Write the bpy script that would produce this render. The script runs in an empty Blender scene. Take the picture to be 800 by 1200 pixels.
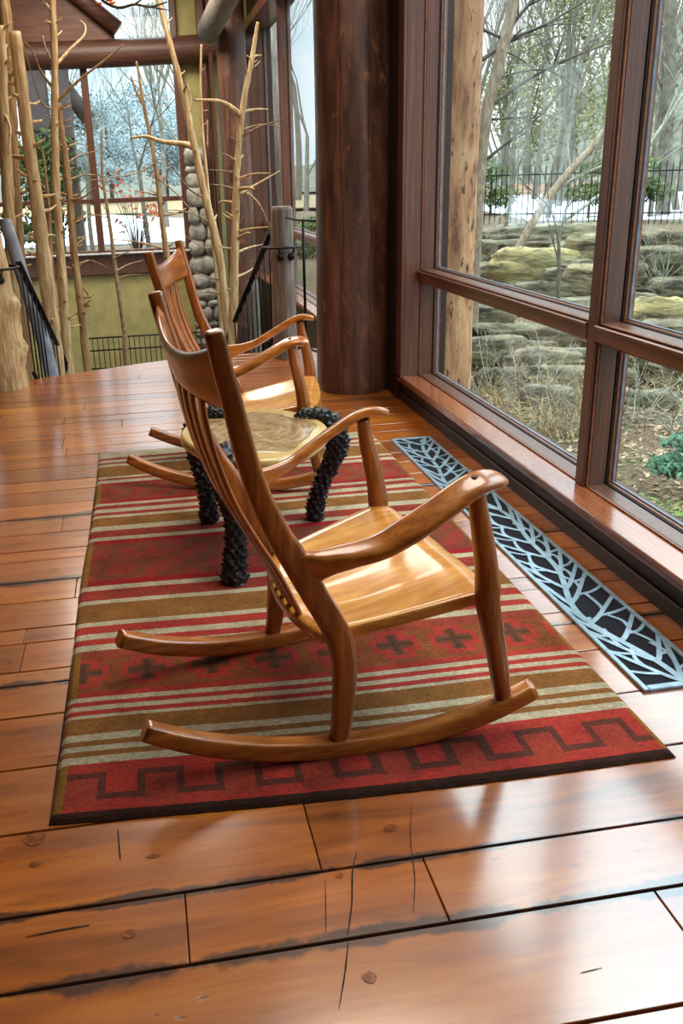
import bpy, math, random
from mathutils import Vector, Matrix, noise
from math import sin, cos, pi, radians
C = bpy.context.scene.collection
random.seed(7)
R = random.random
def U(a, b): return a + (b - a) * random.random()

# ------------------------------------------------------------------ camera geometry
PX0, PY0, F = 345.0, 600.0, 1042.491
RC = Matrix(((0.98523577, 0.08803177, -0.14683624), (-0.16834601, 0.34211616, -0.92445452), (-0.03114632, 0.93552495, 0.35188488)))
CAMZ = 1.44
def ray(x, y): return RC @ Vector((x - PX0, PY0 - y, -F))
def at_y(x, y, Y):
    r = ray(x, y); return Vector((0, 0, CAMZ)) + r * (Y / r.y)
def at_z(x, y, z):
    r = ray(x, y); return Vector((0, 0, CAMZ)) + r * ((z - CAMZ) / r.z)
def at_x(x, y, X):
    r = ray(x, y); return Vector((0, 0, CAMZ)) + r * (X / r.x)

# ------------------------------------------------------------------ materials
def new_mat(name):
    m = bpy.data.materials.new(name); m.use_nodes = True
    nt = m.node_tree; b = nt.nodes['Principled BSDF']
    return m, nt, b
def lin(c):
    return tuple((v / 255 / 12.92) if v / 255 <= .04045 else ((v / 255 + .055) / 1.055) ** 2.4 for v in c) + (1,)
def N(nt, t, **k):
    n = nt.nodes.new(t)
    for a, v in k.items(): setattr(n, a, v)
    return n
def ramp(nt, fac, stops, interp='LINEAR'):
    r = N(nt, 'ShaderNodeValToRGB'); r.color_ramp.interpolation = interp
    e = r.color_ramp.elements
    while len(e) < len(stops): e.new(.5)
    for i, (p, c) in enumerate(stops):
        e[i].position = p; e[i].color = c if len(c) == 4 else lin(c)
    nt.links.new(fac, r.inputs[0]); return r.outputs[0]
def mix(nt, fac, a, b, mode='MIX'):
    m = N(nt, 'ShaderNodeMix', data_type='RGBA', blend_type=mode)
    if isinstance(fac, float): m.inputs[0].default_value = fac
    else: nt.links.new(fac, m.inputs[0])
    for s, v in ((6, a), (7, b)):
        if isinstance(v, tuple): m.inputs[s].default_value = v if len(v) == 4 else lin(v)
        else: nt.links.new(v, m.inputs[s])
    return m.outputs[2]
def math_(nt, op, a, b=None, c=None):
    m = N(nt, 'ShaderNodeMath', operation=op)
    for i, v in enumerate((a, b, c)):
        if v is None: continue
        if isinstance(v, (int, float)): m.inputs[i].default_value = v
        else: nt.links.new(v, m.inputs[i])
    return m.outputs[0]
def coords(nt, scale=(1, 1, 1), rot=(0, 0, 0), kind='Object', loc=(0, 0, 0)):
    t = N(nt, 'ShaderNodeTexCoord'); mp = N(nt, 'ShaderNodeMapping')
    mp.inputs['Scale'].default_value = scale; mp.inputs['Rotation'].default_value = rot; mp.inputs['Location'].default_value = loc
    nt.links.new(t.outputs[kind], mp.inputs[0]); return mp.outputs[0]
def noise_(nt, vec, scale, detail=4, rough=.55, dist=0):
    n = N(nt, 'ShaderNodeTexNoise'); nt.links.new(vec, n.inputs['Vector'])
    n.inputs['Scale'].default_value = scale; n.inputs['Detail'].default_value = detail
    n.inputs['Roughness'].default_value = rough; n.inputs['Distortion'].default_value = dist
    return n.outputs[0]
def bump(nt, b, h, strength=.2, dist=.01):
    n = N(nt, 'ShaderNodeBump'); n.inputs['Strength'].default_value = strength; n.inputs['Distance'].default_value = dist
    nt.links.new(h, n.inputs['Height']); nt.links.new(n.outputs[0], b.inputs['Normal'])
def wood(name, dark, light, scale=(1, 1, 1), rough=.35, coat=0., bumps=.08, det=9, spec=.5):
    m, nt, b = new_mat(name)
    v = coords(nt, scale)
    n1 = noise_(nt, v, 3.0, det, .55, .25)
    n2 = noise_(nt, v, 14.0, 3, .5)
    f = math_(nt, 'ADD', math_(nt, 'MULTIPLY', n1, .75), math_(nt, 'MULTIPLY', n2, .25))
    mid = tuple((a + c) / 2 for a, c in zip(dark, light))
    col = ramp(nt, f, [(.32, dark), (.5, mid), (.66, light)])
    nt.links.new(col, b.inputs['Base Color'])
    b.inputs['Roughness'].default_value = rough; b.inputs['Coat Weight'].default_value = coat
    b.inputs['Coat Roughness'].default_value = .12; b.inputs['Specular IOR Level'].default_value = spec
    bump(nt, b, n2, bumps, .004)
    return m
def plain(name, col, rough=.5, metal=0., nscale=20., var=.15, bumps=.1, spec=.5, bd=.004):
    m, nt, b = new_mat(name)
    v = coords(nt); n = noise_(nt, v, nscale, 5)
    d = tuple(max(0, c * (1 - var)) for c in col); l = tuple(min(255, c * (1 + var)) for c in col)
    nt.links.new(ramp(nt, n, [(.3, d), (.7, l)]), b.inputs['Base Color'])
    b.inputs['Roughness'].default_value = rough; b.inputs['Metallic'].default_value = metal
    b.inputs['Specular IOR Level'].default_value = spec
    bump(nt, b, n, bumps, bd)
    return m

M = {}
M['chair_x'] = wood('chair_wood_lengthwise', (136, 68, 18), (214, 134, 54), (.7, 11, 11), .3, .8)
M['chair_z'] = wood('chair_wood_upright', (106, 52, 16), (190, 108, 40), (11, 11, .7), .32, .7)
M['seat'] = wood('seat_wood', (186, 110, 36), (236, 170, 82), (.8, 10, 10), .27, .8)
M['crest'] = wood('crest_wood', (112, 56, 20), (188, 108, 44), (9, .8, 9), .32, .7)
M['peg'] = plain('peg_wood', (86, 40, 16), .4)
M['frame'] = wood('window_frame_wood', (70, 42, 32), (116, 74, 55), (22, 22, .8), .34, .15, .03)
M['frame_y'] = wood('window_frame_wood_long', (80, 46, 32), (134, 80, 54), (22, .8, 22), .28, .4, .03)
M['sill'] = wood('window_sill_wood', (124, 66, 34), (178, 102, 56), (22, .8, 22), .24, .9, .03)
M['bead'] = wood('window_stop_wood', (96, 56, 34), (150, 92, 56), (16, 16, 16), .4, .1, .03)
M['seal'] = plain('window_gasket', (22, 16, 15), .6)
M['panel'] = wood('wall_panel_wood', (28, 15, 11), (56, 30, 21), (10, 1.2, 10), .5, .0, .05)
M['iron'] = plain('black_iron', (26, 26, 29), .42, .6, 60, .3, .25)
M['greylog'] = wood('grey_weathered_log', (92, 82, 74), (158, 146, 134), (9, 9, .9), .75, 0, .4)
M['peeled'] = wood('peeled_pale_trunk', (150, 112, 68), (236, 210, 160), (16, 16, 1.3), .6, 0, .35)
M['peeled2'] = wood('peeled_tan_trunk', (118, 86, 54), (204, 168, 118), (16, 16, 1.3), .65, 0, .35)
M['twig'] = wood('thin_branch_wood', (104, 78, 54), (186, 158, 118), (9, 9, 9), .7, 0, .2)
M['beam'] = wood('brown_log_beam', (58, 34, 26), (100, 64, 48), (.8, 9, 9), .5, 0, .2)
M['gable'] = wood('gable_boards', (88, 50, 34), (128, 76, 52), (1, 9, 9), .5, 0, .1)
M['ceil'] = wood('ceiling_boards', (96, 56, 34), (150, 96, 60), (1, 8, 8), .6, 0, .1)
M['yellow'] = plain('yellow_plaster', (170, 160, 104), .85, 0, 6, .08, .1)
M['stonewall'] = plain('pillar_stone', (150, 146, 134), .85, 0, 9, .28, .5, .3, .02)
M['outlog'] = None
M['horn'] = None

def outlog():
    m, nt, b = new_mat('tan_outdoor_log')
    v = coords(nt, (6, 6, 1.2)); n = noise_(nt, v, 2.2, 7, .6, .5)
    col = ramp(nt, n, [(.3, (104, 70, 48)), (.5, (164, 120, 84)), (.7, (196, 156, 114))])
    v2 = coords(nt, (14, 14, 5)); n2 = noise_(nt, v2, 1.7, 3, .5)
    f = ramp(nt, n2, [(.6, (0, 0, 0)), (.68, (255, 255, 255))])
    nt.links.new(mix(nt, f, col, (66, 44, 30)), b.inputs['Base Color']); b.inputs['Roughness'].default_value = .8
    bump(nt, b, n2, .4, .02); return m
M['outlog'] = outlog()
def column_mat():
    m, nt, b = new_mat('dark_column_log')
    v = coords(nt, (5, 5, .8)); n = noise_(nt, v, 2.0, 8, .62, .8)
    col = ramp(nt, n, [(.3, (50, 31, 24)), (.5, (88, 56, 42)), (.68, (118, 80, 60))])
    v2 = coords(nt, (4, 4, 2.2)); n2 = noise_(nt, v2, 3.2, 5, .65, .3)
    f = ramp(nt, n2, [(.58, (0, 0, 0)), (.7, (255, 255, 255))])
    c = mix(nt, f, col, (138, 94, 64))
    t = N(nt, 'ShaderNodeTexCoord'); sp = N(nt, 'ShaderNodeSeparateXYZ'); nt.links.new(t.outputs['Object'], sp.inputs[0])
    # long drying checks running up the log
    ang = math_(nt, 'ARCTAN2', sp.outputs[1], sp.outputs[0])
    nz = noise_(nt, coords(nt, (0, 0, 1)), 1.3, 3)
    a2 = math_(nt, 'ADD', ang, math_(nt, 'MULTIPLY', nz, .5))
    fr = math_(nt, 'ABSOLUTE', math_(nt, 'SUBTRACT', math_(nt, 'FRACT', math_(nt, 'MULTIPLY', a2, 1.35)), .5))
    crack = math_(nt, 'LESS_THAN', fr, .012)
    nt.links.new(mix(nt, crack, c, (16, 9, 7)), b.inputs['Base Color'])
    b.inputs['Roughness'].default_value = .42
    bump(nt, b, n2, .35, .012); return m
M['column'] = column_mat()
def horn_mat():
    m, nt, b = new_mat('charred_black_root')
    n = noise_(nt, coords(nt), 45, 5)
    nt.links.new(ramp(nt, n, [(.3, (10, 10, 12)), (.7, (40, 41, 46))]), b.inputs['Base Color'])
    b.inputs['Roughness'].default_value = .34; bump(nt, b, n, .5, .004); return m
M['horn'] = horn_mat()
def slab_mat(name, heart):
    m, nt, b = new_mat(name)
    n = noise_(nt, coords(nt, (3, 3, 3)), 2, 5)
    if heart:
        v = coords(nt, (1.0, 1.0, 1)); ln = N(nt, 'ShaderNodeVectorMath', operation='LENGTH'); nt.links.new(v, ln.inputs[0])
        d = math_(nt, 'ADD', ln.outputs['Value'], math_(nt, 'MULTIPLY', n, .16))
        w = math_(nt, 'FRACT', math_(nt, 'MULTIPLY', d, 26))
        n3 = noise_(nt, coords(nt, (6, 6, 6)), 2.5, 4)
        f = math_(nt, 'ADD', math_(nt, 'MULTIPLY', w, .2), math_(nt, 'MULTIPLY', n3, .8))
        col = ramp(nt, f, [(.2, (104, 76, 48)), (.5, (158, 126, 86)), (.8, (204, 178, 134))])
    else:
        col = ramp(nt, n, [(.3, (196, 156, 92)), (.7, (224, 190, 128))])
    nt.links.new(col, b.inputs['Base Color']); b.inputs['Roughness'].default_value = .2; b.inputs['Coat Weight'].default_value = .5
    return m
M['sap'] = slab_mat('slab_sapwood', False); M['heart'] = slab_mat('slab_heartwood', True)

def floor_mat():
    m, nt, b = new_mat('old_pine_planks')
    g = N(nt, 'ShaderNodeNewGeometry'); rnd = g.outputs['Random Per Island']
    v = coords(nt, (1.0, 8, 8)); n = noise_(nt, v, 1.7, 10, .62, .7)
    f = math_(nt, 'ADD', math_(nt, 'MULTIPLY', n, .8), math_(nt, 'MULTIPLY', rnd, .2))
    col = ramp(nt, f, [(.3, (120, 56, 12)), (.52, (186, 98, 25)), (.72, (216, 132, 42))])
    col = mix(nt, math_(nt, 'MULTIPLY', math_(nt, 'FRACT', math_(nt, 'MULTIPLY', rnd, 7.3)), .5), col, (128, 82, 52))
    # dark water stains, ragged
    n2 = noise_(nt, coords(nt, (1.5, 6, 4)), 1.4, 7, .65, .3)
    st = ramp(nt, n2, [(.62, (0, 0, 0)), (.74, (255, 255, 255))])
    col = mix(nt, math_(nt, 'MULTIPLY', st, .8), col, (46, 30, 24))
    tcs = N(nt, 'ShaderNodeTexCoord'); sy = N(nt, 'ShaderNodeSeparateXYZ'); nt.links.new(tcs.outputs['Object'], sy.inputs[0])
    for yy, wd, sc_ in ((1.346, .05, 3.1), (1.54, .03, 4.3), (2.496, .05, 3.7), (3.278, .05, 2.6), (4.0, .06, 3.3)):
        d_ = math_(nt, 'DIVIDE', math_(nt, 'ABSOLUTE', math_(nt, 'SUBTRACT', sy.outputs[1], yy)), wd)
        e_ = math_(nt, 'SUBTRACT', math_(nt, 'MULTIPLY', noise_(nt, coords(nt, (1, 1, 1)), sc_, 6, .7), 2.6), d_)
        es = ramp(nt, e_, [(.75, (0, 0, 0)), (1.0, (255, 255, 255))])
        col = mix(nt, math_(nt, 'MULTIPLY', es, .85), col, (40, 27, 24))
    # knots
    vo = N(nt, 'ShaderNodeTexVoronoi'); vo.inputs['Scale'].default_value = 1.0
    nt.links.new(coords(nt, (2.2, 3.4, 1)), vo.inputs['Vector'])
    kn = ramp(nt, math_(nt, 'ADD', vo.outputs[0], math_(nt, 'MULTIPLY', noise_(nt, coords(nt), 30, 2), .04)), [(.03, (255, 255, 255)), (.085, (0, 0, 0))])
    col = mix(nt, math_(nt, 'MULTIPLY', kn, .8), col, (52, 24, 12))
    # dents and worm holes
    vo2 = N(nt, 'ShaderNodeTexVoronoi'); vo2.inputs['Scale'].default_value = 1.0
    nt.links.new(coords(nt, (11, 26, 1), (0, 0, .5)), vo2.inputs['Vector'])
    dn = ramp(nt, vo2.outputs[0], [(.08, (255, 255, 255)), (.16, (0, 0, 0))])
    gate = ramp(nt, noise_(nt, coords(nt, (1, 1, 1)), 1.5, 3), [(.5, (0, 0, 0)), (.6, (255, 255, 255))])
    dn = mix(nt, 1.0, dn, gate, 'MULTIPLY')
    col = mix(nt, math_(nt, 'MULTIPLY', dn, .7), col, (54, 32, 22))
    nt.links.new(col, b.inputs['Base Color'])
    rn = noise_(nt, coords(nt, (2, 5, 5)), 3, 5)
    rr = N(nt, 'ShaderNodeMapRange'); nt.links.new(rn, rr.inputs[0]); rr.inputs[3].default_value = .2; rr.inputs[4].default_value = .42
    nt.links.new(rr.outputs[0], b.inputs['Roughness'])
    b.inputs['Coat Weight'].default_value = 1.; b.inputs['Coat Roughness'].default_value = .16; b.inputs['Coat IOR'].default_value = 2.1
    h = math_(nt, 'SUBTRACT', math_(nt, 'MULTIPLY', noise_(nt, coords(nt, (2, 9, 5)), 4, 5), .6), math_(nt, 'MULTIPLY', dn, .8))
    bump(nt, b, h, .22, .006)
    return m
M['floor'] = floor_mat()
M['gap'] = plain('floor_gap_dirt', (24, 16, 12), .9)
def rug_mat():
    m, nt, b = new_mat('woven_wool')
    a = N(nt, 'ShaderNodeAttribute', attribute_name='weave')
    v = coords(nt, (1, 1, 1)); n = noise_(nt, v, 160, 3, .6); n2 = noise_(nt, v, 7, 5, .6)
    n3 = noise_(nt, coords(nt, (40, 260, 1)), 1, 2)
    f = math_(nt, 'ADD', math_(nt, 'ADD', math_(nt, 'MULTIPLY', n, .35), math_(nt, 'MULTIPLY', n2, .45)), math_(nt, 'MULTIPLY', n3, .35))
    k = ramp(nt, f, [(.35, (138, 132, 126)), (.72, (255, 255, 255))])
    nt.links.new(mix(nt, 1.0, a.outputs[0], k, 'MULTIPLY'), b.inputs['Base Color'])
    b.inputs['Roughness'].default_value = .95; b.inputs['Specular IOR Level'].default_value = .15
    bump(nt, b, math_(nt, 'ADD', n, n3), .6, .004); return m
M['rug'] = rug_mat()
M['grille'] = plain('sky_tinted_cast_metal', (146, 172, 186), .3, .25, 25, .12, .1)  # pale blue of the reflected sky is put into the base colour
def screen_mat():
    m, nt, b = new_mat('perforated_screen')
    br = N(nt, 'ShaderNodeTexBrick'); nt.links.new(coords(nt, (1, 1, 1)), br.inputs['Vector'])
    br.inputs['Scale'].default_value = 60; br.inputs['Mortar Size'].default_value = .03
    br.inputs['Color1'].default_value = lin((8, 8, 12)); br.inputs['Color2'].default_value = lin((14, 13, 18)); br.inputs['Mortar'].default_value = lin((52, 52, 62))
    nt.links.new(br.outputs[0], b.inputs['Base Color']); b.inputs['Roughness'].default_value = .8; b.inputs['Specular IOR Level'].default_value = .12; return m
M['screen'] = screen_mat()
def glass_mat():
    m = bpy.data.materials.new('window_glass'); m.use_nodes = True; nt = m.node_tree
    nt.nodes.clear(); o = N(nt, 'ShaderNodeOutputMaterial'); mx = N(nt, 'ShaderNodeMixShader')
    t = N(nt, 'ShaderNodeBsdfTransparent'); t.inputs[0].default_value = (.95, .985, .97, 1)
    g = N(nt, 'ShaderNodeBsdfGlossy'); g.inputs['Roughness'].default_value = .02; g.inputs[0].default_value = (.9, .95, .95, 1)
    lw = N(nt, 'ShaderNodeLayerWeight'); lw.inputs[0].default_value = .5
    fr = math_(nt, 'ADD', math_(nt, 'MULTIPLY', math_(nt, 'POWER', lw.outputs['Facing'], 5), .5), .018)
    nt.links.new(fr, mx.inputs[0]); nt.links.new(t.outputs[0], mx.inputs[1]); nt.links.new(g.outputs[0], mx.inputs[2])
    nt.links.new(mx.outputs[0], o.inputs[0]); return m
M['glass'] = glass_mat()
def ground_mat():
    m, nt, b = new_mat('leaf_littered_ground')
    n = noise_(nt, coords(nt), 1.1, 8, .65); n2 = noise_(nt, coords(nt), 24, 5, .7)
    c1 = ramp(nt, n2, [(.3, (50, 38, 28)), (.5, (100, 80, 58)), (.7, (146, 126, 98))])
    c2 = ramp(nt, n2, [(.3, (40, 48, 26)), (.7, (94, 98, 56))])
    f = ramp(nt, n, [(.5, (0, 0, 0)), (.64, (255, 255, 255))])
    nt.links.new(mix(nt, f, c1, c2), b.inputs['Base Color']); b.inputs['Roughness'].default_value = .95
    bump(nt, b, n2, .8, .05); return m
M['ground'] = ground_mat()
def rock_mat(name, base, dark, moss):
    m, nt, b = new_mat(name)
    n = noise_(nt, coords(nt, (1, 1, 3.5)), 2.2, 9, .68, .3); n2 = noise_(nt, coords(nt), 1.3, 5, .6)
    c = ramp(nt, n, [(.38, dark), (.52, base), (.66, tuple(min(255, v * 1.22) for v in base))])
    f = ramp(nt, n2, [(.52, (0, 0, 0)), (.64, (255, 255, 255))])
    oi = N(nt, 'ShaderNodeObjectInfo'); tint = ramp(nt, oi.outputs['Random'], [(0, (178, 160, 132)), (.5, (230, 226, 214)), (1, (255, 244, 214))])
    c = mix(nt, 1.0, c, tint, 'MULTIPLY')
    nt.links.new(mix(nt, math_(nt, 'MULTIPLY', f, .55), c, moss), b.inputs['Base Color']); b.inputs['Roughness'].default_value = .9
    bump(nt, b, n, 1., .12); return m
M['rock'] = rock_mat('grey_sandstone', (136, 130, 112), (42, 38, 32), (80, 86, 56))
M['rock2'] = rock_mat('pale_sandstone', (168, 158, 122), (84, 80, 66), (112, 118, 88))
M['snow'] = plain('snow_crust', (186, 194, 204), .6, 0, 1.2, .08, .2)
M['road'] = plain('pale_concrete', (200, 204, 210), .7, 0, 3, .05, .1)
M['bankgrass'] = plain('dry_winter_lawn', (132, 112, 78), .9, 0, 3, .2, .2)
M['redbank'] = plain('rusty_leaf_bank', (122, 92, 70), .9, 0, 2, .3, .2)
M['barktan'] = wood('flaking_pale_bark', (92, 76, 60), (166, 150, 126), (9, 9, 3), .85, 0, .6)
M['barkpale'] = wood('smooth_pale_bark', (112, 112, 94), (168, 168, 148), (6, 6, 2), .8, 0, .2)
M['barkgrey'] = plain('grey_winter_bark', (100, 94, 82), .9, 0, 6, .25, .2)
M['barkfar'] = plain('distant_grey_bark', (112, 110, 98), .95, 0, 3, .15, .1)
M['barkdark'] = plain('dark_branch_bark', (74, 68, 60), .9, 0, 6, .3, .2)
M['hill'] = plain('wooded_hillside', (84, 84, 70), .95, 0, .9, .3, .5)
def leafm(name, a, c):
    m, nt, b = new_mat(name); g = N(nt, 'ShaderNodeNewGeometry')
    nt.links.new(ramp(nt, g.outputs['Random Per Island'], [(.0, a), (1., c)]), b.inputs['Base Color'])
    b.inputs['Roughness'].default_value = .7; b.inputs['Specular IOR Level'].default_value = .2; return m
M['olive'] = leafm('olive_needles', (70, 76, 46), (132, 130, 84))
M['hazegreen'] = leafm('haze_tinted_foliage', (138, 154, 158), (158, 172, 176))  # pale blue-grey distance haze painted into the leaf colour
M['green'] = leafm('shrub_leaves', (48, 66, 36), (104, 120, 68))
M['fern'] = leafm('fern_fronds', (60, 110, 62), (158, 182, 92))
M['bluefern'] = leafm('blue_green_needles', (50, 96, 78), (100, 150, 120))
M['litter'] = leafm('fallen_leaves', (84, 60, 40), (188, 166, 132))
M['dry'] = leafm('dry_stems', (110, 90, 54), (178, 160, 112))
M['rust'] = leafm('rusty_leaves', (140, 66, 44), (190, 110, 80))
M['orange'] = leafm('orange_leaves', (220, 90, 20), (250, 140, 40))
M['porch'] = plain('grey_brown_porch_timber', (104, 92, 92), .8, 0, 5, .12, .2)
M['sinkgrey'] = plain('slate_grey_paint', (110, 118, 130), .6)

# ------------------------------------------------------------------ mesh helpers
class MB:
    def __init__(s): s.v = []; s.f = []; s.sm = []; s.mi = []; s.cur = 0
    def add(s, vs, fs, smooth=False, mi=None):
        o = len(s.v); s.v += [tuple(p) for p in vs]
        for f in fs: s.f.append(tuple(i + o for i in f)); s.sm.append(smooth); s.mi.append(s.cur if mi is None else mi)
    def box(s, x0, x1, y0, y1, z0, z1, bev=0.0):
        b = min(bev, (x1 - x0) / 2.01, (y1 - y0) / 2.01, (z1 - z0) / 2.01)
        if b <= 0:
            v = [(x, y, z) for x in (x0, x1) for y in (y0, y1) for z in (z0, z1)]
            s.add(v, [(0, 1, 3, 2), (4, 6, 7, 5), (0, 4, 5, 1), (2, 3, 7, 6), (0, 2, 6, 4), (1, 5, 7, 3)]); return
        # chamfered box
        vs = []; idx = {}
        for ix, x in enumerate((x0, x1)):
            for iy, y in enumerate((y0, y1)):
                for iz, z in enumerate((z0, z1)):
                    sx, sy, sz = (b if ix == 0 else -b), (b if iy == 0 else -b), (b if iz == 0 else -b)
                    idx[ix, iy, iz, 0] = len(vs); vs.append((x, y + sy, z + sz))
                    idx[ix, iy, iz, 1] = len(vs); vs.append((x + sx, y, z + sz))
                    idx[ix, iy, iz, 2] = len(vs); vs.append((x + sx, y + sy, z))
        I = lambda a, b_, c, d: idx[a, b_, c, d]
        fs = []
        for k in (0, 1):
            fs.append((I(k, 0, 0, 0), I(k, 1, 0, 0), I(k, 1, 1, 0), I(k, 0, 1, 0)))
            fs.append((I(0, k, 0, 1), I(1, k, 0, 1), I(1, k, 1, 1), I(0, k, 1, 1)))
            fs.append((I(0, 0, k, 2), I(1, 0, k, 2), I(1, 1, k, 2), I(0, 1, k, 2)))
        for a in (0, 1):
            for c in (0, 1):
                fs.append((I(a, c, 0, 0), I(a, c, 1, 0), I(a, c, 1, 1), I(a, c, 0, 1)))
                fs.append((I(a, 0, c, 0), I(a, 1, c, 0), I(a, 1, c, 2), I(a, 0, c, 2)))
                fs.append((I(0, a, c, 1), I(1, a, c, 1), I(1, a, c, 2), I(0, a, c, 2)))
                for d in (0, 1): fs.append((I(a, c, d, 0), I(a, c, d, 1), I(a, c, d, 2)))
        s.add(vs, fs)
    def sweep(s, path, w, h, ref=(0, 1, 0), n=12, e=2.0, cap=True, sub=0, smooth=True, jit=0, endround=0):
        P = [Vector(p) for p in path]
        W = list(w) if isinstance(w, (list, tuple)) else [w] * len(P)
        Hh = list(h) if isinstance(h, (list, tuple)) else [h] * len(P)
        if sub > 1: P, W, Hh = catmull(P, W, Hh, sub)
        if endround:
            for side in (0, -1):
                a = P[side]; b = P[1] if side == 0 else P[-2]; d = (a - b).normalized(); r = Hh[side] * endround
                ext = [(a + d * r * .6, .82), (a + d * r, .45)]
                for p, k in ext:
                    if side == 0: P.insert(0, p); W.insert(0, W[0] * 1 if False else W[len([0])-1]); Hh.insert(0, Hh[0])
                    else: P.append(p); W.append(W[-1]); Hh.append(Hh[-1])
            n0 = len(P)
            base = (W[2], W[-3], Hh[2], Hh[-3])
            for i, k in ((1, .82), (0, .45)): W[i] = base[0] * k; Hh[i] = base[2] * k
            for i, k in ((n0 - 2, .82), (n0 - 1, .45)): W[i] = base[1] * k; Hh[i] = base[3] * k
        ref = Vector(ref); vs = []; m = len(P); prev = None
        for i, p in enumerate(P):
            t = (P[min(i + 1, m - 1)] - P[max(i - 1, 0)]).normalized()
            r = ref if prev is None else prev
            a = ref - t * ref.dot(t)
            if a.length < .05: a = (prev if prev is not None else Vector((.3, .5, .8))); a = a - t * a.dot(t)
            a.normalize(); prev = a; b = t.cross(a)
            for k in range(n):
                th = 2 * pi * (k + .5) / n; c, q = cos(th), sin(th)
                x = math.copysign(abs(c) ** (2 / e), c) * W[i]; y = math.copysign(abs(q) ** (2 / e), q) * Hh[i]
                j = 1 + (U(-jit, jit) if jit else 0)
                vs.append(p + (a * x + b * y) * j)
        fs = [(i * n + k, i * n + (k + 1) % n, (i + 1) * n + (k + 1) % n, (i + 1) * n + k) for i in range(m - 1) for k in range(n)]
        o = len(s.v); s.add(vs, fs, smooth)
        if cap:
            s.f.append(tuple(o + k for k in range(n))[::-1]); s.sm.append(False); s.mi.append(s.cur)
            s.f.append(tuple(o + (m - 1) * n + k for k in range(n))); s.sm.append(False); s.mi.append(s.cur)
    def tube(s, path, r, n=8, sub=0, jit=0, cap=True): s.sweep(path, r, r, (.31, .27, .91) if abs((Vector(path[-1]) - Vector(path[0])).normalized().z) < .8 else (1, .1, 0), n, 2.0, cap, sub, True, jit)
    def blob(s, c, r, seg=10, rings=6, jit=0):
        c = Vector(c); r = r if isinstance(r, (tuple, list)) else (r, r, r); vs = [c + Vector((0, 0, -r[2]))]
        for i in range(1, rings):
            ph = -pi / 2 + pi * i / rings
            for k in range(seg):
                th = 2 * pi * k / seg; j = 1 + U(-jit, jit)
                vs.append(c + Vector((cos(ph) * cos(th) * r[0], cos(ph) * sin(th) * r[1], sin(ph) * r[2])) * j)
        vs.append(c + Vector((0, 0, r[2]))); L = len(vs) - 1
        fs = [(0, 1 + (k + 1) % seg, 1 + k) for k in range(seg)]
        for i in range(rings - 2):
            fs += [(1 + i * seg + k, 1 + i * seg + (k + 1) % seg, 1 + (i + 1) * seg + (k + 1) % seg, 1 + (i + 1) * seg + k) for k in range(seg)]
        o = 1 + (rings - 2) * seg; fs += [(o + k, o + (k + 1) % seg, L) for k in range(seg)]
        s.add(vs, fs, True)
    def torus(s, c, R_, r, n=28, m=8, flat=1.0):
        vs = []; c = Vector(c)
        for i in range(n):
            a = 2 * pi * i / n
            for k in range(m):
                b = 2 * pi * k / m; rr = R_ + r * cos(b); vs.append(c + Vector((rr * cos(a), rr * sin(a), r * flat * sin(b))))
        s.add(vs, [(i * m + k, ((i + 1) % n) * m + k, ((i + 1) % n) * m + (k + 1) % m, i * m + (k + 1) % m) for i in range(n) for k in range(m)], True)
    def build(s, name, mats, parent=None, loc=None, cent=False):
        me = bpy.data.meshes.new(name)
        v = s.v
        off = Vector(loc) if loc is not None else Vector((0, 0, 0))
        if cent and loc is None:
            off = sum((Vector(p) for p in v), Vector()) / len(v)
        me.from_pydata([tuple(Vector(p) - off) for p in v], [], s.f)
        me.polygons.foreach_set('use_smooth', s.sm)
        ms = mats if isinstance(mats, list) else [mats]
        for m in ms: me.materials.append(m)
        if len(ms) > 1: me.polygons.foreach_set('material_index', s.mi)
        me.update(); o = bpy.data.objects.new(name, me); C.objects.link(o); o.location = off
        if parent:
            o.parent = parent
            if parent.type == 'EMPTY' or True: o.location = off - (Vector(parent['_org']) if '_org' in parent.keys() else Vector((0, 0, 0)))
        return o
def catmull(P, W, Hh, sub):
    o, w, h = [], [], []
    for i in range(len(P) - 1):
        p0, p1, p2, p3 = P[max(i - 1, 0)], P[i], P[i + 1], P[min(i + 2, len(P) - 1)]
        for k in range(sub):
            t = k / sub; t2, t3 = t * t, t * t * t
            o.append(.5 * (2 * p1 + (p2 - p0) * t + (2 * p0 - 5 * p1 + 4 * p2 - p3) * t2 + (3 * p1 - p0 - 3 * p2 + p3) * t3))
            w.append(W[i] + (W[i + 1] - W[i]) * t); h.append(Hh[i] + (Hh[i + 1] - Hh[i]) * t)
    o.append(P[-1]); w.append(W[-1]); h.append(Hh[-1]); return o, w, h
def tag(o, label=None, cat=None, group=None, kind=None):
    if label: o['label'] = label
    if cat: o['category'] = cat
    if group: o['group'] = group
    if kind: o['kind'] = kind
    return o
def empty(name, loc=(0, 0, 0), rz=0):
    o = bpy.data.objects.new(name, None); C.objects.link(o); o.location = loc; o.rotation_euler = (0, 0, rz)
    o.empty_display_size = .1; o['_org'] = tuple(loc); return o
def copy_tree(o, parent=None):
    c = o.copy(); C.objects.link(c)
    if parent: c.parent = parent
    for ch in list(o.children): copy_tree(ch, c)
    return c
def struct(name, mb, mat):
    return tag(mb.build(name, mat), kind='structure')

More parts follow.
